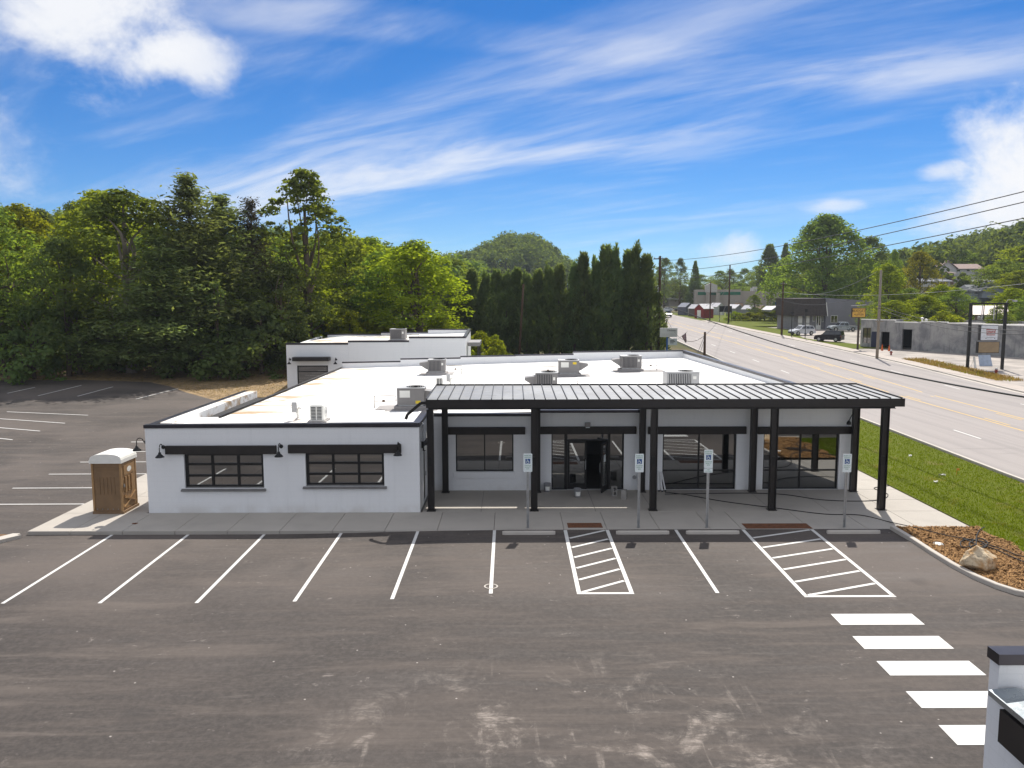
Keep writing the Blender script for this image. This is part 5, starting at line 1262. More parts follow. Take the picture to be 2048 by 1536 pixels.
roof_pink = simple('roof_pinkish', (.26, .19, .17), .9); roof_slate = simple('roof_slate', (.17, .18, .21), .9); wall_pale = simple('wall_pale', (.62, .60, .58), .7); wall_grey = simple('wall_bluegrey', (.30, .33, .38), .7); wall_brn = simple('wall_brick', (.2, .13, .10), .85)
house('white house with long pinkish roof high on the wooded hill', 1884, 1962, 547, 537, 527, 235, wall_pale, roof_pink, -.1, 9, False, -.42)
house('brick lower storey house below the pinkish roof', 1882, 1908, 556, 546, 543, 225, wall_brn, roof_pink, 0, 6)
house('blue grey house with front gable among trees on the slope', 1944, 1992, 592, 582, 569, 190, wall_grey, roof_slate, -.12, 9, True, .22)
house('long low house with grey walls above the gabled house', 1945, 1990, 570, 562, 558, 212, wall_brn, roof_slate, 0, 7)
house('pale flat house half hidden behind the yellowish tree', 1840, 1900, 572, 562, 556, 205, wall_pale, roof_slate, 0, 7)
house('house with pale tin roof behind the empty sign frame', 1956, 2004, 645, 628, 612, 118, wall_brn, simple('tin_roof', (.36, .31, .29), .5, .3), -.5, 8)
# ================================================================== VEHICLES
def car_parts(t, kind, paint, W=1.8):
    """built at origin, nose towards +x"""
    if kind == 'pickup':
        L_ = 5.4; prof = [(-2.65, .5), (-2.68, .95), (-2.62, 1.02), (-.95, 1.04), (.75, 1.08), (2.35, 1.02), (2.62, .9), (2.68, .5)]; cab = [(-.95, 1.03), (-.72, 1.74), (.55, 1.76), (1.25, 1.07)]
    elif kind == 'suv':
        L_ = 4.5; prof = [(-2.22, .42), (-2.25, 1.02), (-2.1, 1.06), (.95, 1.02), (1.95, .92), (2.2, .72), (2.25, .42)]; cab = [(-2.12, 1.04), (-1.82, 1.62), (.2, 1.68), (1.05, 1.02)]
    elif kind == 'box':
        L_ = 4.2; prof = [(-2.05, .42), (-2.08, 1.05), (.95, 1.02), (1.85, .96), (2.05, .75), (2.08, .42)]; cab = [(-2.07, 1.05), (-1.95, 1.68), (.35, 1.70), (.95, 1.03)]
    else:
        L_ = 4.5; prof = [(-2.2, .4), (-2.25, .9), (-1.5, .96), (.9, .93), (1.95, .84), (2.2, .66), (2.25, .4)]; cab = [(-1.7, .94), (-.95, 1.42), (.2, 1.45), (1.05, .92)]
    bot = [(2.05, .28), (-2.05, .28)] if kind != 'pickup' else [(2.4, .35), (-2.4, .35)]
    wx = {'pickup': (-1.65, 1.75), 'suv': (-1.33, 1.38), 'box': (-1.3, 1.3), 'sedan': (-1.35, 1.38)}[kind]; wr_ = {'pickup': .40, 'suv': .36, 'box': .36, 'sedan': .33}[kind]
    b = MB(); half = W / 2; full = prof + bot; n = len(full)
    for s_, inn in ((-1, .06), (-1, 0), (1, 0), (1, .06)):
        zc = .7
        for x_, z_ in full: b.v.append((x_ * (1 - inn * .25), s_ * (half - inn), zc + (z_ - zc) * (1 - inn * 1.2)))
    for r_ in range(3):
        for k in range(n): j = (k + 1) % n; b.f.append((r_ * n + k, r_ * n + j, (r_ + 1) * n + j, (r_ + 1) * n + k))
    b.f += [tuple(range(n)), tuple(range(3 * n, 4 * n))[::-1]]
    body = lq(b, 'body', paint, t)
    c = MB(); m = len(cab)
    for s_ in (-1, 1):
        for x_, z_ in cab: c.v.append((x_, s_ * (half - .06 - (.18 if z_ > 1.3 else 0)), z_))
    c.f += [(0, 1, 2, 3), (7, 6, 5, 4), (1, 5, 6, 2), (0, 4, 5, 1), (2, 6, 7, 3)]; lq(c, 'cabin', paint, t)
    gl = car_glass
    def lerp(p, q, f): return (p[0] + (q[0] - p[0]) * f, p[1] + (q[1] - p[1]) * f)
    for s_ in (-1, 1):
        yb, yt = s_ * (half - .055), s_ * (half - .235); f0, f1 = .14, .86
        lo = lambda f: lerp(cab[0], cab[3], f); hi = lambda f: lerp(cab[1], cab[2], f)
        cuts = ((.05, .33), (.36, .62), (.65, .93)) if kind in ('suv', 'box') else ((.06, .47), (.51, .93))
        for a, d in cuts:
            P = [lerp(lo(a), hi(a), f0), lerp(lo(d), hi(d), f0), lerp(lo(d), hi(d), f1), lerp(lo(a), hi(a), f1)]
            lq(MB().quad(*[(p[0], (yb + (yt - yb) * f) + s_ * .012, p[1]) for p, f in zip(P, (f0, f0, f1, f1))]), 'side_window', gl, t)
        for x_ in wx:
            wh = lq(MB().tube([(x_, s_ * (half - .2), wr_), (x_, s_ * (half + .015), wr_)], wr_, 16), 'wheel', rubber, t)
            lq(MB().tube([(x_, s_ * (half + .002), wr_), (x_, s_ * (half + .022), wr_)], wr_ * .6, 12), 'rim', galv, t, wh)
        lq(MB().box(prof[-1][0] - .22, prof[-1][0] - .0, min(s_ * (half - .35), s_ * (half - .06)), max(s_ * (half - .35), s_ * (half - .06)), .66, .80), 'headlight', sign_white, t)
        lq(MB().box(prof[0][0] - .02, prof[0][0] + .1, min(s_ * (half - .25), s_ * (half - .05)), max(s_ * (half - .25), s_ * (half - .05)), .75, 1.0), 'tail_light', tail_red, t)
        lq(MB().box(.75, .9, min(s_ * half, s_ * (half + .16)), max(s_ * half, s_ * (half + .16)), 1.0, 1.14), 'mirror', paint, t)
    for (p, q), nm in (((cab[3], cab[2]), 'windscreen'), ((cab[0], cab[1]), 'rear_window')):
        d = .014 if nm == 'windscreen' else -.014; A_, B_ = lerp(p, q, .12), lerp(p, q, .88)
        lq(MB().quad((A_[0] + d, -(half - .16), A_[1]), (A_[0] + d, half - .16, A_[1]), (B_[0] + d, half - .3, B_[1]), (B_[0] + d, -(half - .3), B_[1])), nm, gl, t)
    lq(MB().box(prof[-1][0] - .06, prof[-1][0] + .03, -half + .08, half - .08, .36, .58), 'bumper', black, t)
    if kind == 'pickup': lq(MB().box(-2.55, -1.05, -half + .12, half - .12, 1.03, 1.048), 'truck_bed', rubber, t)
    return t
car_glass = simple('car_glass', (.02, .024, .03), .08, 0, .05, 1, spec=.8); tail_red = simple('tail_red', (.25, .01, .01), .4)
p_white = simple('paint_white', (.62, .64, .68), .25, .1, .03, 1); p_dark = simple('paint_dark', (.018, .018, .024), .22, .2, .1, 1); p_silver = simple('paint_silver', (.40, .45, .50), .28, .5, .04, 1); p_grey = simple('paint_grey', (.12, .12, .13), .3, .3, .05, 1)
def put_car(label, kind, paint, px, Y_, z0, rzz, nm='parked_car', cat='car', grp='cars parked across the road'):
    p = onY(px, 660, Y_); t = thing(nm, label, cat, (p[0], p[1], gz(p[0], p[1]) + .12), grp, rzz); return car_parts(t, kind, paint)
put_car('white compact SUV parked on the grass across the road', 'suv', p_white, 1604, 142, 1.7, R(196))
put_car('boxy black SUV parked with its tail towards the road', 'box', p_dark, 1659, 126, 1.3, R(140))
put_car('silver crew cab pickup parked beside the grey workshop', 'pickup', p_silver, 1685, 153, 2.3, R(184), 'pickup_truck', 'pickup')
put_car('dark pickup driving towards the viewer at the far road end', 'pickup', p_grey, 1335, 222, 3.5, R(-97), 'pickup_truck', 'pickup', 'traffic on the road')
for i, (px, py, pt_, lb) in enumerate(((1333, 622, p_white, 'white car waiting at the far end of the road'), (1362, 616, p_dark, 'dark car parked in the far lot beyond the sheds'), (1436, 626, p_white, 'white car in the far store lot behind the sheds'))):
    y = 268; q = onY(px, py, y); t = thing('distant_car', lb, 'car', (q[0], y, gz(q[0], y) + .1), None, R(170 + 40 * i)); car_parts(t, 'sedan', pt_)

# ================================================================== POLES AND WIRES
def pole(label, px, py, pt, y, r=.15, arms=(), name='utility_pole', grp=None, mat=wood_pole, box=None):
    q = onY(px, py, y); z = gz(q[0], y) if py is not None else 0; top = onY(px, pt, y)[2]
    t = thing(name, label, 'utility pole', (q[0], y, z), grp); x = q[0]
    MB().tube([(x, y, z - .5), (x, y, (z + top) / 2), (x, y, top)], [r, r * .9, r * .72], 9).build('pole_shaft', mat, t, smooth=True)
    for dz, ln in arms:
        a = MB().box(x - ln / 2, x + ln / 2, y - r - .1, y - r, top - dz - .06, top - dz + .06).build('cross_arm', mat, t)
        b = MB()
        for k in (-.45, -.15, .15, .45): b.lathe([(.03, 0), (.05, .05), (.05, .12), (.02, .16)], 7, (x + ln * k, y - r - .05, top - dz + .062))
        b.build('insulators', hvac_l, a)
    if box: 
        zb_ = onY(px, box, y)[2]; MB().lathe([(0, -.5), (.28, -.5), (.28, .5), (.2, .58), (0, .6)], 12, (x - .42, y - .1, zb_)).build('transformer', hvac_l, t)
    return t, (x, y, top)
_, pA = pole('tall wooden utility pole at the end of the cypress row with a transformer', 1317, 700, 512, 97, .19, ((.35, 1.6),), box=580)
_, pS = pole('short wooden guy pole standing beyond the roof corner', 1409, 705, 664, 70, .13)
_, pC = pole('wooden utility pole behind the sheds with white sagging cables', 1457, 645, 530, 190, .22, ((1.0, 1.4),))
_, pD = pole('wooden utility pole on the grass strip beside the white SUV', 1563, 672, 563, 142, .19, ((.5, 1.0),))
_, pE = pole('wooden utility pole in front of the concrete workshop', 1754, 714, 540, 98, .18, ((6.2, .9),), mat=bark_pale)
_, pF = pole('thin wooden pole beside the red shed', 1419.5, 643, 563, 196, .16)
_, pG = pole('wooden pole at the far bend of the road', 1358, 625, 583, 258, .18, ((.6, 1.6),))
q = onY(1047, 568, 92); q2 = onY(1037, 705, 92); t = thing('utility_pole', 'leaning wooden pole standing before the cypress row', 'utility pole', (q2[0], 92, gz(q2[0], 92)))
MB().tube([(float(q2[0]), 92, gz(q2[0], 92) - .3), (float(q[0]), 92, float(q[2]))], [.15, .11], 9).build('pole_shaft', wood_pole, t, smooth=True)
nz_ = gz(21.6, 2); pn = thing('utility_pole', 'roadside utility pole carrying the near ends of the overhead lines', 'utility pole', (21.6, 2, nz_))
MB().tube([(21.6, 2, nz_ - .5), (21.6, 2, 14.2)], [.2, .14], 9).build('pole_shaft', wood_pole, pn)
wire_m = simple('wire', (.035, .035, .038), .6, .2); wire_l = simple('pale_wire', (.33, .33, .32), .5, .4)
def wire(label, pts, r, m=None):
    """cable through given points, smoothed"""
    Q = np.array([[float(c) for c in p] for p in pts]); s_ = np.linalg.norm(Q[:, :2] - Q[0, :2], axis=1)
    if len(Q) > 4:   # one smooth sagging curve through the observed points
        w_ = np.ones(len(Q)); w_[[0, -1]] = 2.0; cf = np.polyfit(s_, Q[:, 2], 3, w=w_); ss = np.linspace(0, s_[-1], 40); Q = np.column_stack([np.interp(ss, s_, Q[:, 0]), np.interp(ss, s_, Q[:, 1]), np.polyval(cf, ss)])
    V = [Vector(q) for q in Q]; out = []
    for i in range(len(V) - 1):
        p0, p1, p2, p3 = V[max(0, i - 1)], V[i], V[i + 1], V[min(len(V) - 1, i + 2)]
        for k in range(3):
            t = k / 3; out.append(0.5 * ((2 * p1) + (-p0 + p2) * t + (2 * p0 - 5 * p1 + 4 * p2 - p3) * t * t + (-p0 + 3 * p1 - 3 * p2 + p3) * t ** 3))
    out.append(V[-1]); tag(MB().tube([tuple(v) for v in out], r, 5).build('cable', m or wire_m, smooth=True), label, 'cable', 'overhead cables along the road')
def along(px, py, X0=17.9, X1=21.6, Y1=97.0):
    """point of the roadside line: it runs in plan from the cypress pole to the near pole"""
    d = ray(px, py); k = (X1 - X0) / (2.0 - Y1); c0 = X0 - k * Y1; t = c0 / (d[0] - k * d[1]); return CP + d * t
for lb, pts, e, r in (('topmost power line running from the cypress pole over the road', [(1500, 504), (1700, 461), (1900, 418), (2048, 387)], (21.6, 2, 13.9), .022), ('middle power line running from the cypress pole over the road', [(1500, 524), (1700, 482), (1900, 438), (2048, 406)], (21.6, 2, 13.2), .022), ('lowest of the three power lines from the cypress pole over the road', [(1500, 541), (1700, 506), (1900, 466), (2048, 436)], (21.6, 2, 12.4), .022)):
    P = [along(*p) for p in pts]; tz = onY(1319, pts[0][1] + 17, 97); wire(lb, [(pA[0], 97, tz[2])] + P + [e], r)
wire('thick black telephone cable sagging low above the road', [onY(1319, 607, 97)] + [along(*p) for p in ((1380, 629), (1440, 650), (1563, 688), (1680, 717), (1850, 757), (2048, 800))] + [(21.6, 2, 6.5)], .045)
def span(label, a, c, sag, r, m=None):
    a, c = np.array(a, float), np.array(c, float); P = [a + (c - a) * f - np.array([0, 0, 4 * sag * f * (1 - f)]) for f in np.linspace(0, 1, 9)]; wire(label, P, r, m)
span('pale service cable sagging from the shed pole towards the thin pole', onY(1457, 570, 190), onY(1419.5, 612, 196), .8, .05, wire_l)
span('second pale service cable beside the first on the shed pole', onY(1457, 562, 190), onY(1412, 611, 196), 1.0, .04, wire_l)
span('cable between the shed pole and the grass strip pole', onY(1457, 596, 190), onY(1563, 610, 142), .8, .025)
span('cable from the grass strip pole to the workshop pole', onY(1563, 600, 142), onY(1754, 583, 98), 1.2, .025)
span('upper wire from the workshop pole top back to the big tree', onY(1754, 543, 98), onY(1600, 588, 142), 1.0, .02, wire_l)
span('wire running level past the workshop pole', onY(1563, 584, 142), onY(2060, 566, 84), .9, .02, wire_l)
span('upper dark cable from the workshop pole across the sign frame', onY(1754, 610, 98), along(2060, 662, 48, 50, 40), .7, .03)
span('lower dark cable from the workshop pole across the sign frame', onY(1754, 615, 98), along(2060, 668, 48, 50, 40), .9, .03)
span('guy wire from the short pole down to the ground', (pS[0], 70, pS[2] - .2), (pS[0] - 3.2, 64.5, gz(15, 64) + .0), 0, .02)
span('second guy wire beside the first on the short pole', (pS[0], 70, pS[2] - .5), (pS[0] - 2.8, 64.0, gz(15, 64) + .0), 0, .02)
span('drooping wire from the cypress pole to the short pole', onY(1319, 600, 97), (pS[0], 70, pS[2] - .3), 2.2, .02)
span('span from the short pole over the road to the shed pole', (pS[0], 70, pS[2] - .3), onY(1455, 600, 190), 1.0, .02)
for i, (pa, pb, lb) in enumerate((((1317, 535), (1358, 588), 'upper'), ((1317, 557), (1358, 592), 'lower'))): span(lb + ' line from the cypress pole to the far bend pole', onY(pa[0], pa[1], 97), onY(pb[0], pb[1], 258), .6, .02)

# ================================================================== SIGNS AND STREET FURNITURE
def flat_text(s, size, mat, t, x, y, z, sx=1): return text(s, size, mat, t, (x, y, z), ext=.004, sx=sx)
# yellow workshop sign on a pole
p = onG(1715, 700, 1.0); z = gz(p[0], p[1]); y = p[1]; a, c = onY(1702.5, 635, y), onY(1731, 616, y)
t = thing('shop_sign', 'yellow muffler shop sign with black lettering on a brown pole', 'sign', (p[0], y, z)); yel = simple('sign_yellow', (.62, .36, .06), .5); brn = simple('sign_brown', (.05, .03, .02), .6)
MB().box(p[0] - .11, p[0] + .11, y - .1, y + .1, z - .3, a[2]).build('pole_shaft', brn, t); MB().box(a[0], c[0], y - .15, y + .15, a[2], c[2]).build('cabinet', brn, t)
MB().box(a[0] + .08, c[0] - .08, y - .165, y - .152, a[2] + .07, c[2] - .07).build('face_panel', yel, t); xm = (a[0] + c[0]) / 2 - p[0]; hh = c[2] - a[2]
flat_text('BUDGET', hh * .36, dark_text, t, xm, -.172, a[2] - z + hh * .70, 1.0); flat_text('MUFFLER', hh * .26, brn, t, xm, -.172, a[2] - z + hh * .30, 1.0)
MB().box(a[0] + .8, c[0] - .6, y - .17, y - .1665, a[2] + hh * .47, a[2] + hh * .51).build('underline', dark_text, t)
MB().tube([(a[0] - .1, y, c[2] + .3), (c[0] + .1, y, c[2] + .45)], .05, 6).build('lamp_bar', hvac_l, t)
# empty twin post sign frame with outlet sign
p1, p2 = onG(1934.5, 739, .5), onG(2009, 741, .5); y = (p1[1] + p2[1]) / 2; z = gz(p1[0], y); zt = onY(1940, 606, y)[2]
t = thing('sign_frame', 'black twin post sign frame, empty above, with outlet sign between the posts', 'sign', ((p1[0] + p2[0]) / 2, y, z)); xm = (p1[0] + p2[0]) / 2
for x_, lean in ((onY(1938, 680, y)[0], .2), (onY(2007.5, 680, y)[0], .2)): MB().box(x_ - .12, x_ + .12, y - .12, y + .12, z - .4, zt).build('post', black, t)
xa, xb = onY(1938, 680, y)[0], onY(2007.5, 680, y)[0]
MB().box(xa + .125, xb + .3, y - .1, y + .1, zt - .14, zt + .02).build('top_rail', black, t); zm = onY(1940, 641, y)[2]; MB().box(xa + .125, xb - .125, y - .06, y + .06, zm, zm + .08).build('mid_rail', black, t)
for px in (1964, 1967.5, 1988, 1993, 2010): x_ = onY(px, 625, y)[0]; MB().box(x_ - .035, x_ + .035, y - .04, y + .04, zm + .082, zt - .142).build('frame_bar', hvac_l if px in (1964, 1988, 2010) else black, t)
a, c = onY(1957.5, 681, y), onY(1994.5, 650, y); bx = MB().box(a[0], c[0], y - .22, y + .2, a[2], c[2]).build('sign_cabinet', coping_m, t); MB().box(a[0] + .06, c[0] - .03, y - .235, y - .222, a[2] + .06, c[2] - .05).build('face_panel', simple('sign_offwhite', (.66, .68, .72), .5), t)
cart = simple('cart_red', (.33, .03, .035), .5); w_ = c[0] - a[0]; h_ = c[2] - a[2]
MB().prism([(a[0] + w_ * .32, c[2] - h_ * .25), (a[0] + w_ * .86, c[2] - h_ * .28), (a[0] + w_ * .83, a[2] + h_ * .34), (a[0] + w_ * .36, a[2] + h_ * .34)], 'y', y - .243, y - .237).build('cart_basket', cart, t)
flat_text('OUTLET', h_ * .20, sign_white, t, a[0] + w_ * .59 - xm, -.25, (c[2] + a[2]) / 2 - z + h_ * .05, .95)
MB().box(a[0] + w_ * .38, a[0] + w_ * .82, y - .25, y - .246, a[2] + h_ * .40, a[2] + h_ * .44).box(a[0] + w_ * .35, a[0] + w_ * .80, y - .25, y - .246, c[2] - h_ * .35, c[2] - h_ * .31).build('small_print', sign_white, t)
MB().box(a[0] + w_ * .36, a[0] + w_ * .82, y - .243, y - .238, a[2] + h_ * .2, a[2] + h_ * .215).build('cart_rail', dark_text, t)
b = MB()
for f in (.33, .82): b.poly([(a[0] + w_ * f + .05 * math.cos(k), y - .242, a[2] + h_ * .15 + .05 * math.sin(k)) for k in np.arange(0, 6.28, .6)])
b.build('cart_wheels', dark_text, t)
a, c = onY(1953, 706, y), onY(1998, 683, y); MB().box(a[0], c[0], y - .12, y + .18, a[2], c[2]).build('board_cabinet', black, t); MB().box(a[0] + .12, c[0] - .05, y - .135, y - .122, a[2] + .06, c[2] - .05).build('reader_board', simple('board_tan', (.30, .22, .13), .7), t)
MB().tube([(xb, y, zt + .02), (xb + .2, y, zt + .35), (xb + .7, y - .2, zt + .3)], .03, 6).box(xb + .6, xb + .95, y - .35, y - .05, zt + .12, zt + .3).build('flood_lamp', hvac_l, t)
# sandwich boards
for px0, px1, pyb, lb, m in ((1959.5, 1986, 733, 'pale blue blank board leaning in the forecourt under the sign frame', simple('board_blue', (.40, .47, .58), .6)), (1949, 1953.5, 737, 'thin white folded board seen edge on beside the blue board', pvc)):
    a, c = onG(px0, pyb, .6), onG(px1, pyb, .6); h = 1.25; w = c[0] - a[0]; t = thing('sandwich_board', lb, 'board', (a[0], a[1], a[2]))
    lq(MB().quad((0, 0, 0), (w, 0, 0), (w * .92, .4, h), (.0, .4, h)).quad((0, .06, 0), (w, .06, 0), (w * .92, .44, h), (.0, .44, h)).quad((0, 0, 0), (0, .06, 0), (0, .44, h), (0, .4, h)).quad((w, 0, 0), (w, .06, 0), (w * .92, .44, h), (w * .92, .4, h)), 'front_panel', m, t); lq(MB().box(w * .45, w * .5 + .03, .5, .9, 0, .04).bar((w * .5, .45, h * .9), (w * .5, .9, .02), .05, .03), 'back_strut', m, t)
# hydrants, cones
def hydrant(label, px, py, m, capm):
    p = onG(px, py, .7); t = thing('fire_hydrant', label, 'hydrant', p)
    lq(MB().lathe([(.17, 0), (.17, .05), (.11, .06), (.11, .5), (.14, .52), (.14, .56)], 10), 'barrel', m, t, None); lq(MB().lathe([(.13, .565), (.11, .68), (.04, .74), (0, .75)], 10), 'bonnet', capm, t)
    lq(MB().tube([(-.2, 0, .4), (.2, 0, .4)], .05, 8).tube([(0, -.18, .38), (0, 0, .38)], .06, 8), 'nozzles', m, t)
red_h = simple('hydrant_red', (.26, .03, .02), .6)
hydrant('red fire hydrant with white bonnet near the workshop doorway', 1782, 711, red_h, sign_white); hydrant('faded red fire hydrant on the weedy corner below the sign frame', 1992, 750, red_h, hvac_l)
cone_m = simple('cone_orange', (.6, .12, .02), .6)
for px, py, lb in ((1764, 702, 'orange traffic cone beside the left dark doorway'), (1778, 703, 'orange traffic cone at the right jamb of the left doorway')):
    p = onG(px, py, .9); t = thing('traffic_cone', lb, 'cone', p); lq(MB().lathe([(.17, .03), (.03, .9), (0, .9)], 10), 'cone_body', cone_m, t); lq(MB().box(-.22, .22, -.22, .22, 0, .03), 'base_plate', cone_m, t)
# church style letter board with flag, at the end of the cypress row
y = 86; a, c = onY(1321.5, 674, y), onY(1354.5, 656, y); z = gz(a[0], y)
t = thing('letter_sign', 'grey roadside letter board with a second small panel beside the cypress pole', 'sign', ((a[0] + c[0]) / 2, y, z)); xm = (a[0] + c[0]) / 2
MB().box(a[0] - .1, c[0], y - .15, y + .15, a[2], c[2]).build('cabinet', hvac_l, t); b = MB()
for f in (.14, .28, .42): b.box(a[0] + .03, c[0] - .1, y - .165, y - .152, a[2] + (c[2] - a[2]) * f, a[2] + (c[2] - a[2]) * f + .015)
b.build('letter_tracks', hvac_m, t); flat_text('Christian', .26, dark_text, t, .25, -.17, a[2] - z + (c[2] - a[2]) * .74)
x_ = onY(1334, 690, y)[0]; MB().box(x_ - .08, x_ + .08, y - .08, y + .08, z - .3, a[2]).build('post', sign_blue, t)
a2, c2 = onY(1335.5, 690, y), onY(1354, 677, y); MB().box(a2[0], c2[0], y - .1, y + .08, a2[2], c2[2]).build('lower_panel', simple('panel_grey', (.4, .43, .46), .6), t); b = MB()
for k, f in ((.5, .68), (.62, .48), (.42, .28)): b.box(a2[0] + .22, a2[0] + .22 + k * .9, y - .108, y - .102, a2[2] + (c2[2] - a2[2]) * f, a2[2] + (c2[2] - a2[2]) * f + .07)
b.build('letter_rows', dark_text, t)
f0, f1 = onY(1356, 678, y), onY(1375, 663, y); tf = thing('flag', 'drooping striped flag on a slanting pole beside the letter board', 'flag', (f0[0], y, f0[2]))
MB().tube([tuple(f0), tuple(f1)], .02, 6).build('flag_pole', galv, tf); fm = MT('flag_cloth'); vv = fm.coord(True, rot=(0, R(35), 0)); wv = fm.n('ShaderNodeTexWave'); wv.inputs['Scale'].default_value = 2.4; fm.L.new(vv, wv.inputs[0]); fm.set(fm.mix(fm.rng(wv.outputs['Fac'], .45, .55), (.16, .02, .04), (.45, .42, .45)), .9); b = MB(); nn = 7
tip = onY(1372, 665, y); mid = onY(1363, 672, y); lowa = onY(1371, 686, y); lowb = onY(1373, 684, y)
for j in range(nn):
    for i in range(nn):
        s_, r_ = i / (nn - 1), j / (nn - 1); topp = np.array(mid) * (1 - s_) + np.array(tip) * s_; bt = np.array(lowa) * (1 - s_) + np.array(lowb) * s_; p = topp * (1 - r_) + bt * r_; b.v.append((p[0], p[1] + .08 * math.sin(s_ * 9 + r_ * 3), p[2]))
for j in range(nn - 1):
    for i in range(nn - 1): b.f.append((j * nn + i, j * nn + i + 1, (j + 1) * nn + i + 1, (j + 1) * nn + i))
b.build('flag_cloth', fm.m, tf)
# black roadside board near the sheds, slim sign posts
y = 194; a, c = onY(1438.5, 624, y), onY(1464, 612, y); z = gz(a[0], y); t = thing('roadside_board', 'black roadside board on two posts before the grey shed', 'sign', ((a[0] + c[0]) / 2, y, z))
MB().box(a[0], c[0], y - .08, y + .08, a[2], c[2]).build('board_panel', black, t)
for x_ in (a[0] + .05, c[0] - .15): MB().box(x_, x_ + .1, y - .05, y + .05, z - .3, a[2]).build('post', black, t)
for px, py, ptp, lb in ((1582.5, 675, 622, 'slim dark signpost left of the white SUV'), (1610, 679, 617, 'slim dark signpost in front of the white SUV')):
    p = onG(px, py, 1.5); zt = onY(px, ptp, p[1])[2]; t = thing('signpost', lb, 'post', p); MB().tube([(p[0], p[1], p[2] - .2), (p[0], p[1], zt)], .06, 7).build('shaft', black, t); MB().box(p[0] - .22, p[0] + .22, p[1] - .08, p[1] - .05, zt - .6, zt - .1).build('sign_plate', black, t)
# ================================================================== VEGETATION
def cards(P, Nn, size, asp=0.62, name='crown', mat=None, jitter=0.25):
    """leaf-sized quads: centres P, facing Nn"""
    n = len(P); r = rng.normal(size=(n, 3)); U_ = np.cross(Nn, r); U_ /= np.linalg.norm(U_, axis=1)[:, None] + 1e-9; V_ = np.cross(Nn, U_)
    s = (size * rng.uniform(1 - jitter, 1 + jitter, n))[:, None] / 2
    a, b_ = U_ * s, V_ * s * asp
    v = np.stack([P - a, P - b_ * 1.0 + a * .1, P + a, P + b_ * 1.0 + a * .1], 1).reshape(-1, 3)
    return v
def mesh_cards(v, name, mat):
    n = len(v) // 4; me = bpy.data.meshes.new(name); me.vertices.add(len(v)); me.vertices.foreach_set('co', v.astype(np.float32).ravel())
    me.loops.add(4 * n); me.loops.foreach_set('vertex_index', np.arange(4 * n, dtype=np.int32)); me.polygons.add(n); me.polygons.foreach_set('loop_start', np.arange(0, 4 * n, 4, dtype=np.int32)); me.polygons.foreach_set('loop_total', np.full(n, 4, dtype=np.int32))
    me.update(calc_edges=True); me.materials.append(mat); return me
def clump_crown(C, rad, per, size, up=0.45, flat=0.75):
    """leaves on the outer shell of every clump"""
    k = len(C); d = rng.normal(size=(k, per, 3)); d /= np.linalg.norm(d, axis=2)[:, :, None]; d[:, :, 2] = np.abs(d[:, :, 2]) * np.where(rng.random((k, per)) < .78, 1, -1)
    P = C[:, None, :] + d * (rad[:, None, None] * rng.uniform(.55, 1.08, (k, per, 1))) * np.array([1, 1, flat])
    Nn = d + rng.normal(size=d.shape) * .55 + np.array([0, 0, up]); Nn /= np.linalg.norm(Nn, axis=2)[:, :, None]
    return cards(P.reshape(-1, 3), Nn.reshape(-1, 3), np.full(k * per, size))
def limb(mb, p0, p1, r0, r1, bend=.15, n=5):
    p0, p1 = np.array(p0, float), np.array(p1, float); L_ = np.linalg.norm(p1 - p0); off = rng.normal(size=3) * bend * L_ * .5
    mb.tube([tuple(p0 + (p1 - p0) * f + off * math.sin(math.pi * f)) for f in np.linspace(0, 1, n)], [r0 + (r1 - r0) * f for f in np.linspace(0, 1, n)], 6)
def decid(H=16, Wd=10, base=.22, ncl=150, per=75, leaf=.34, pw=.75, gap=.0, rc=(.7, 1.25), lean=.0, lobes=7):
    """returns (trunk mesh builder, crown vertex array) of a broad-leaved tree"""
    th = rng.uniform(0, 2 * np.pi, lobes); ph = rng.uniform(.25, .95, lobes); amp = rng.uniform(-.22, .28, lobes)
    C = []
    while len(C) < ncl:
        t = rng.random() ** .85; a = rng.uniform(0, 2 * np.pi)
        prof = (math.sin(math.pi * min(1, (t * .93 + .07)) ** pw)) ** .62
        q = 1 + sum(am * math.exp(-((math.cos(a - x) - 1) ** 2) * 3 - ((t - p) / .16) ** 2) for x, p, am in zip(th, ph, amp))
        r = Wd / 2 * prof * q * (rng.random() ** .38)
        C.append((r * math.cos(a) + lean * t, r * math.sin(a), H * (base + (1 - base) * t) - .4))
    C = np.array(C); rad = rng.uniform(rc[0], rc[1], ncl) * (H / 16) ** .5
    v = clump_crown(C, rad, per, leaf)
    tk = MB(); tr_ = H * .017 + .06
    limb(tk, (0, 0, -.6), (lean * .5, 0, H * .8), tr_, tr_ * .25, .04, 8)
    for i in rng.choice(ncl, 16, replace=False):
        z_ = max(H * base * .8, C[i][2] * rng.uniform(.5, .75)); limb(tk, (lean * z_ / H * .6, 0, z_), C[i], tr_ * .38, .03, .15)
    return tk, v
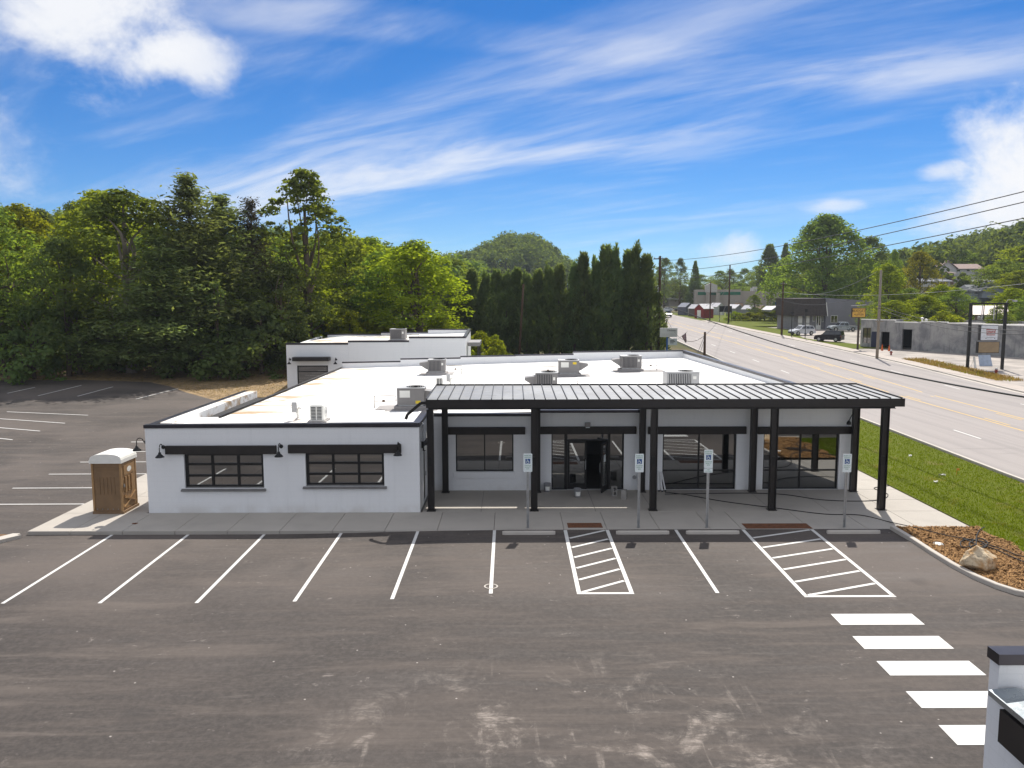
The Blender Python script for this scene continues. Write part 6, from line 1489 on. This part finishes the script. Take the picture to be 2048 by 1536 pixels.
def pine(H=18, Wd=9, tiers=15, leaf=.42):
    tk = MB(); limb(tk, (0, 0, -.6), (0, 0, H * .985), .27, .03, .01, 9); PP = []; NN = []
    for k in range(tiers):
        t = k / (tiers - 1); z_ = H * (.22 + .76 * t); R_ = Wd / 2 * (1 - t) ** .8 * rng.uniform(.7, 1.1) + .35; zc = z_
        nb_ = int(7 - 2 * t)
        for a in np.linspace(0, 2 * np.pi, nb_, endpoint=False) + rng.uniform(0, 6):
            z_ = zc + rng.uniform(-.055, .055) * H * (1 - .7 * t); r1 = R_ * rng.uniform(.5, 1.15); tip = np.array([r1 * math.cos(a), r1 * math.sin(a), z_ + r1 * rng.uniform(.0, .22) + .9 * t]); limb(tk, (0, 0, z_ - .2), tip, .07 * (1 - t) + .025, .015, .06, 4)
            m = int(60 + 75 * r1)
            f = rng.uniform(.25, 1.08, m) ** .8; w = (.22 + .22 * f) * r1 ** .5 * 1.1; p = np.outer(f, tip - np.array([0, 0, z_ - .2])) + np.array([0, 0, z_ - .2]); p += rng.normal(size=(m, 3)) * np.column_stack([w, w, w * .55]); PP.append(p)
            n_ = rng.normal(size=(m, 3)) * .7 + np.array([0, 0, .9]); NN.append(n_ / np.linalg.norm(n_, axis=1)[:, None])
    P = np.concatenate(PP); Nn = np.concatenate(NN); return tk, cards(P, Nn, np.full(len(P), leaf), .32)
def cypress(H=11, Wd=3.6, n=105, per=54):
    """tall hedge conifer: many upward plumes"""
    tk = MB(); limb(tk, (0, 0, -.5), (0, 0, H * .9), .16, .03, .02, 6); PP = []; NN = []; UU = []
    for k in range(n):
        t = rng.random() ** .9 if k > 7 else .88 + .017 * k; a = rng.uniform(0, 2 * np.pi); R_ = Wd / 2 * ((1 - t) ** .95 * .92 + .10 * (1 - t)) * (.8 + .2 * min(1, t * 5)) * rng.uniform(.55, 1.05); b0 = np.array([R_ * .35 * math.cos(a), R_ * .35 * math.sin(a), H * (.02 + .86 * t)])
        ln = rng.uniform(1.3, 2.5) * (.6 + .4 * (1 - t)); d = np.array([math.cos(a) * .42 * (1 - .6 * t), math.sin(a) * .42 * (1 - .6 * t), 1.0]); d /= np.linalg.norm(d); b0 = b0 + np.array([math.cos(a), math.sin(a), 0]) * R_ * .5
        f = rng.random(per); w = .40 * np.sin(np.pi * np.clip(f * .85 + .12, 0, 1)) * (1 - .35 * t) + .03; ang = rng.uniform(0, 2 * np.pi, per); o = np.cross(d, [0, 1, .2]); o /= np.linalg.norm(o); o2 = np.cross(d, o)
        rad = np.cos(ang)[:, None] * o + np.sin(ang)[:, None] * o2; p = b0 + np.outer(f * ln, d) + rad * w[:, None]; PP.append(p); NN.append(rad + rng.normal(size=(per, 3)) * .4); UU.append(d * .9 + rad * .45 + rng.normal(size=(per, 3)) * .18)
    P = np.concatenate(PP); Nn = np.concatenate(NN); U_ = np.concatenate(UU); U_ /= np.linalg.norm(U_, axis=1)[:, None]; V_ = np.cross(Nn, U_); V_ /= np.linalg.norm(V_, axis=1)[:, None] + 1e-9
    s = rng.uniform(.16, .34, len(P))[:, None]; a, b_ = U_ * s, V_ * s * .30; v = np.stack([P - a * .6, P - b_, P + a, P + b_], 1).reshape(-1, 3); return tk, v
leaf_mid = m_leaf('leaf_mid_green', (.125, .172, .050), .54); leaf_bright = m_leaf('leaf_yellow_green', (.175, .212, .026), .56, .2); leaf_dark = m_leaf('leaf_dark_green', (.112, .155, .066), .52); leaf_pine = m_leaf('pine_needles', (.140, .172, .078), .5, .3, tr_col=(1.5, 1.5, .7))
leaf_cyp = m_leaf('cypress_sprays', (.120, .168, .084), .52, .35, tr_col=(1.6, 1.5, .7)); leaf_yel = m_leaf('leaf_olive_gold', (.175, .185, .035), .45, .25); leaf_far = m_leaf('leaf_far', (.105, .15, .065), .4, .3, obj=False); leaf_dead = m_leaf('dead_needles', (.075, .07, .055), .2, .2)
PROTO = {}
def proto(key, gen, lm, bm_=None):
    tk, v = gen; me = mesh_cards(v, 'crown', lm); H = float(v[:, 2].max()); Wd = float(np.percentile(np.abs(v[:, 0]), 97) * 2)
    tm = bpy.data.meshes.new('trunk'); tm.from_pydata(tk.v, [], tk.f); tm.materials.append(bm_ or bark); tm.polygons.foreach_set('use_smooth', [True] * len(tm.polygons)); PROTO[key] = (tm, me, H, Wd)
proto('d1', decid(16, 10, .22, 140, 60), leaf_mid); proto('d2', decid(16, 9, .18, 150, 75, .34, .6), leaf_bright); proto('d3', decid(17, 8, .28, 120, 70, .33, .85, rc=(.6, 1.1)), leaf_mid, bark_pale)
proto('d4', decid(15, 10, .12, 150, 58, .33, .7), leaf_dark); proto('tall', decid(20, 8.5, .12, 250, 44, .36, .72, rc=(.35, .85), lobes=12), leaf_mid); proto('pine', pine(), leaf_pine); proto('pine2', pine(17, 7, 14), leaf_pine)
proto('dead', pine(17, 4.5, 13, .3), leaf_dead); proto('big', decid(22, 16, .06, 320, 85, .46, .72, rc=(1.0, 1.7), lobes=9), leaf_mid); proto('yel', decid(11, 9, .12, 120, 70, .32, .7), leaf_yel); proto('shrub', decid(4.5, 5.5, .0, 55, 70, .26, .6, rc=(.8, 1.3)), leaf_dark); proto('shrub2', decid(4, 6, .0, 60, 90, .24, .6, rc=(.8, 1.3)), leaf_bright)
proto('cyp1', cypress(), leaf_cyp); proto('cyp2', cypress(11, 3.9, 105, 54), leaf_cyp); proto('fir', cypress(15, 6, 200, 60), leaf_dark)
proto('ivy', decid(7, 1.6, .0, 26, 70, .22, 1.0, rc=(.5, .8)), leaf_dark)
def tree(key, label, px, top, y, wpx, name='tree', cat='tree', grp=None, rzz=None, zoff=0.0):
    tm, me, H, Wd = PROTO[key]; p = onY(px, top, y); x = float(p[0]); z = gz(x, y) - .1 + zoff; h = max(1.5, float(p[2]) - z); w = wpx * y / FPX
    t = thing(name, label, cat, (x, y, z), grp, random.uniform(0, 6.28) if rzz is None else rzz); t.scale = (w / Wd, w / Wd, h / H)
    for nm, m in (('trunk', tm), ('crown', me)):
        o = bpy.data.objects.new(nm, m); COL.objects.link(o); o.parent = t
    return t
KIND = {'d1': 'mid green rounded', 'd2': 'sunlit yellow green', 'd4': 'dark dense', 'shrub': 'low dark bushy', 'shrub2': 'low bright bushy'}
# --- left tree line, front row
LT = [('d1', 'leafy mid green tree at the outer end of the tree line', -20, 405, 72, 210), ('d2', 'sunlit yellow green tree with rounded crown at the outer tree line', 35, 405, 84, 170), ('d4', 'dark low crowned tree leaning over the back stalls', 120, 470, 71, 190),
      ('d3', 'tall broadleaf tree with pale bare trunk behind the back stalls', 243, 372, 73, 230), ('d2', 'bright crown tree behind the pale trunk tree', 190, 378, 86, 200), ('pine', 'tall white pine with layered boughs and forked top', 372, 338, 74, 225), ('pine2', 'slender pine beside the tall white pine', 318, 470, 70, 200),
      ('pine2', 'lower pine with drooping boughs before the back building', 440, 385, 77, 200), ('dead', 'thin dying conifer with bare dark top', 500, 392, 78, 120), ('tall', 'tallest broadleaf tree with feathery top behind the back building', 606, 335, 80, 190), ('d4', 'dark tree beneath the tallest broadleaf tree', 560, 520, 76, 170),
      ('d2', 'yellow green tree right of the tallest broadleaf tree', 700, 470, 92, 170), ('d2', 'vivid yellow green spreading tree overhanging the back building', 830, 478, 84, 190), ('d1', 'mid green tree between the vivid tree and the tallest tree', 755, 500, 88, 150), ('d1', 'mid green tree low behind the white pine', 420, 520, 74, 190)]
for k in LT: tree(*k)
for px, top, y, w in ((60, 600, 69.5, 150), (150, 590, 72, 160), (250, 610, 75, 150), (340, 600, 73, 150), (430, 610, 72, 160), (520, 600, 72, 150), (590, 600, 80, 150), (0, 590, 71, 150), (680, 600, 86, 160), (300, 560, 82, 200), (100, 540, 82, 220), (460, 560, 83, 220), (200, 600, 82, 200), (560, 560, 88, 200), (-60, 560, 76, 200), (640, 620, 90, 200)):
    tree('shrub', 'dark undergrowth bush filling the foot of the tree line', px, top, y, w, 'undergrowth_bush', 'bush', 'undergrowth bushes below the tree line')
for px, top, y, w in ((650, 600, 82, 120), (740, 640, 82, 130), (880, 630, 80, 110), (700, 620, 80, 120), (960, 660, 84, 90), (990, 668, 86, 60)):
    tree('shrub2', 'bright green bush behind the back building roof', px, top, y, w, 'bush', 'bush', 'bright bushes behind the back building')
for px, y, lb in ((432, 70, 'ivy clad trunk among the dark undergrowth by the pine'), (395, 71, 'ivy clad trunk left of the undergrowth pine')): tree('ivy', lb, px, 560, y, 34, 'ivy_trunk', 'tree')
for px, top, y, w, key in ((-60, 400, 105, 190, 'd4'), (70, 412, 112, 170, 'd4'), (150, 398, 108, 130, 'd4'), (300, 450, 110, 190, 'd4'), (470, 470, 112, 190, 'd4'), (540, 470, 108, 170, 'd1'), (660, 460, 118, 150, 'd1'), (740, 472, 125, 150, 'd2'), (810, 492, 128, 150, 'd1'), (900, 515, 130, 150, 'd1'), (400, 460, 118, 180, 'd1'), (230, 440, 118, 180, 'd1'), (10, 415, 115, 180, 'd1')):
    tree(key, KIND[key] + ' tree of the second row deeper in the wood', px, top, y, w, 'tree', 'tree', KIND[key] + ' trees of the second row')
# --- cypress row
tops = [545, 540, 538, 535, 530, 533, 536, 532, 528, 530, 526, 520, 508, 500, 492, 486, 492, 484, 500]
for i, tp in enumerate(tops):
    px = 905 + (1298 - 905) * i / (len(tops) - 1); y = 101 - 4 * i / len(tops)
    LBL = ('dark cypress in the lower level stretch of the row', 'cypresses in the lower stretch of the row') if i < 12 else (('taller dark cypress in the high cluster near the transformer pole', 'taller cypresses near the transformer pole') if i < 18 else ('last cypress of the row, right beside the transformer pole', 'row end cypress'))
    tree('cyp1' if i % 2 else 'cyp2', LBL[0], px + random.uniform(-5, 5), tp + random.uniform(-9, 8), y + random.uniform(-.8, .8), 56 if i < 13 else 66, 'cypress', 'cypress', LBL[1])
for i in range(14):
    px = 915 + 390 * i / 13; tree('cyp1' if i % 2 else 'cyp2', 'shorter cypress of the rear rank showing through the row', px, 585 - (30 if i > 9 else 0), 104, 62, 'cypress', 'cypress', 'rear rank of cypresses')
# --- right side
RT = [('big', 'huge dense rounded tree behind the grey workshop', 1655, 424, 195, 185), ('d4', 'dark tall tree right of the huge rounded tree', 1740, 470, 200, 120), ('yel', 'olive gold tree standing below the hillside houses', 1842, 500, 175, 88), ('fir', 'tall dark conifer behind the sheds', 1540, 486, 300, 64), ('fir', 'slim ragged conifer beside the tall dark conifer', 1572, 484, 305, 34),
      ('fir', 'small pointed conifer near the road end', 1391, 520, 310, 26), ('d3', 'young street tree among the sheds', 1510, 588, 205, 30), ('d3', 'small young tree in front of the far store', 1541, 588, 250, 16), ('d1', 'spreading green tree above the store gable', 1400, 548, 315, 70), ('d4', 'dark tree at the far road end behind the pole', 1330, 514, 315, 60), ('d4', 'open crowned dark tree near the far road end', 1362, 514, 320, 40), ('d1', 'rounded tree left of the hillside houses', 1790, 497, 190, 36), ('shrub', 'wide clipped dark tree in front of the pinkish roofed house', 1926, 543, 200, 44), ('d2', 'sunlit tree at the edge of the huge rounded tree', 1775, 525, 150, 80)]
for k in RT: tree(*k)
for px, top, y, w, key in ((1345, 565, 345, 50, 'd2'), (1375, 580, 345, 60, 'd1'), (1430, 560, 325, 60, 'd4'), (1460, 538, 330, 55, 'd4'), (1490, 535, 335, 50, 'd4'), (1515, 530, 325, 50, 'd1'), (1480, 565, 315, 60, 'd1'), (1560, 560, 300, 60, 'd2'), (1590, 545, 297, 50, 'd2'), (1550, 530, 315, 50, 'd1'), (1440, 540, 335, 50, 'd1'), (1320, 540, 345, 60, 'd4'), (1590, 575, 220, 50, 'd2')):
    tree(key, KIND[key] + ' tree in the belt beyond the store roof', px, top, y, w, 'tree', 'tree', KIND[key] + ' trees beyond the store')
for px, top, y, w, key in ((1790, 600, 128, 90, 'd2'), (1850, 590, 130, 90, 'd2'), (1885, 568, 140, 80, 'd2'), (1915, 575, 135, 80, 'd1'), (1820, 575, 150, 90, 'd1'), (1760, 590, 140, 80, 'd4'), (2025, 575, 125, 90, 'd2'), (2060, 590, 118, 90, 'd1'), (2000, 610, 112, 60, 'd1'), (1890, 620, 118, 110, 'shrub2'), (1830, 628, 122, 100, 'shrub2'), (1940, 600, 160, 60, 'd1'), (1850, 610, 128, 70, 'shrub')):
    tree(key, KIND[key] + ' tree crowding behind the concrete workshop roof', px, top, y, w, 'tree', 'tree', KIND[key] + ' trees behind the concrete workshop')
for px, top, y, w, key in ((2010, 520, 190, 110, 'd1'), (2050, 490, 205, 120, 'd2'), (1985, 530, 235, 60, 'd1'), (2040, 540, 165, 90, 'd2'), (1930, 500, 250, 70, 'd1'), (1900, 480, 265, 80, 'd4'), (1870, 500, 255, 60, 'd4'), (1960, 505, 250, 60, 'd1'), (2000, 470, 255, 90, 'd1')):
    tree(key, KIND[key] + ' tree on the slope around the hillside houses', px, top, y, w, 'tree', 'tree', KIND[key] + ' trees around the hillside houses')
for px, y, w, top in ((1470, 200, 40, 622), (1500, 198, 60, 624), (1530, 197, 60, 622), (1550, 198, 40, 620)):
    tree('shrub2', 'leafy bush in the green strip before the sheds', px, top, y, w, 'bush', 'bush', 'bushes before the sheds')
# --- wooded hills (too far to tell the trees apart)
def wood(name, label, n, fx, hmin, hmax, per=230, size=1.0):
    P = []; Nn = []; S = []
    for i in range(n):
        x, y = fx(); h = random.uniform(hmin, hmax); w = h * random.uniform(.42, .62); z = gz(x, y); m = per
        L_ = 9; lob = rng.normal(size=(L_, 3)); lob /= np.linalg.norm(lob, axis=1)[:, None]; lob[:, 2] = np.abs(lob[:, 2]) * .9
        lob[:, 2] -= np.where(rng.random(L_) < .4, .9, 0); c = np.array([x, y, z + h * .43]) + lob * np.array([w * .34, w * .34, h * .30]); k = rng.integers(0, L_, m); d = rng.normal(size=(m, 3)); d /= np.linalg.norm(d, axis=1)[:, None]; d[:, 2] = np.where(rng.random(m) < .8, np.abs(d[:, 2]), d[:, 2])
        P.append(c[k] + d * np.array([w * .28, w * .28, h * .2]) * rng.uniform(.7, 1.1, (m, 1))); q = d + rng.normal(size=(m, 3)) * .4 + np.array([0, 0, .3]); Nn.append(q / np.linalg.norm(q, axis=1)[:, None]); S.append(np.full(m, size * h / 14))
    v = cards(np.concatenate(P), np.concatenate(Nn), np.concatenate(S), .8); o = bpy.data.objects.new(name, mesh_cards(v, name, leaf_far)); COL.objects.link(o); tag(o, label, 'woodland', kind='stuff')
def f_left():
    while True:
        y = random.uniform(120, 330); x = random.uniform(-.72 * y, 0)
        if x < -.02 * y - 4: return x, y
def f_knob():
    while True:
        x, y = random.uniform(-75, 46), random.uniform(384, 480)
        if ((x - 6) / 60) ** 2 + ((y - 450) / 60) ** 2 < 1.2: return x, y
def f_right():
    while True:
        y = random.uniform(215, 380); x = random.uniform(.36 * y, .8 * y)
        if x - .3 * y > 16 and not (abs(x - 129) < 14 and y < 250): return x, y
wood('hillside_wood', 'wooded hillside rising behind the left tree line', 560, f_left, 10, 15, 210)
wood('hilltop_wood', 'distant rounded wooded knob above the cypress row', 520, f_knob, 13, 18, 170)
wood('hillside_wood', 'wooded hill behind the houses across the road', 420, f_right, 14, 20, 230)
def f_mid():
    while True:
        y = random.uniform(335, 420); x = random.uniform(.0 * y, .42 * y)
        return x, y
wood('far_wood', 'far belt of trees closing the end of the road', 160, f_mid, 9, 13, 160)
def f_back():
    y = random.uniform(330, 470); return random.uniform(-.72 * y, -.1 * y), y
# weeds along the far pavement
def weed_pos():
    y = random.uniform(74, 96); x = RR(y) + random.uniform(1.7, 4.5); return (x, y, gz(x, y) + .1)
tag(grass_mesh('roadside_weeds', 3500, weed_pos, .1, .35, .09, MATS['dry_blades']), 'ragged weeds along the far pavement below the sign frame', 'weeds', kind='stuff')
hm = bpy.data.materials.new('haze_air'); hm.use_nodes = True; hm.node_tree.nodes.clear(); _o = hm.node_tree.nodes.new('ShaderNodeOutputMaterial'); _v = hm.node_tree.nodes.new('ShaderNodeVolumePrincipled')
_v.inputs['Color'].default_value = (0.78, 0.86, 0.98, 1); _v.inputs['Density'].default_value = 0.00016; _v.inputs['Anisotropy'].default_value = 0.2; hm.node_tree.links.new(_v.outputs[0], _o.inputs['Volume'])
hz = MB().box(-600, 600, -60, 720, -1.8, 75).build('haze', hm); tag(hz, 'thin pale summer haze over the whole valley', 'haze', kind='stuff')
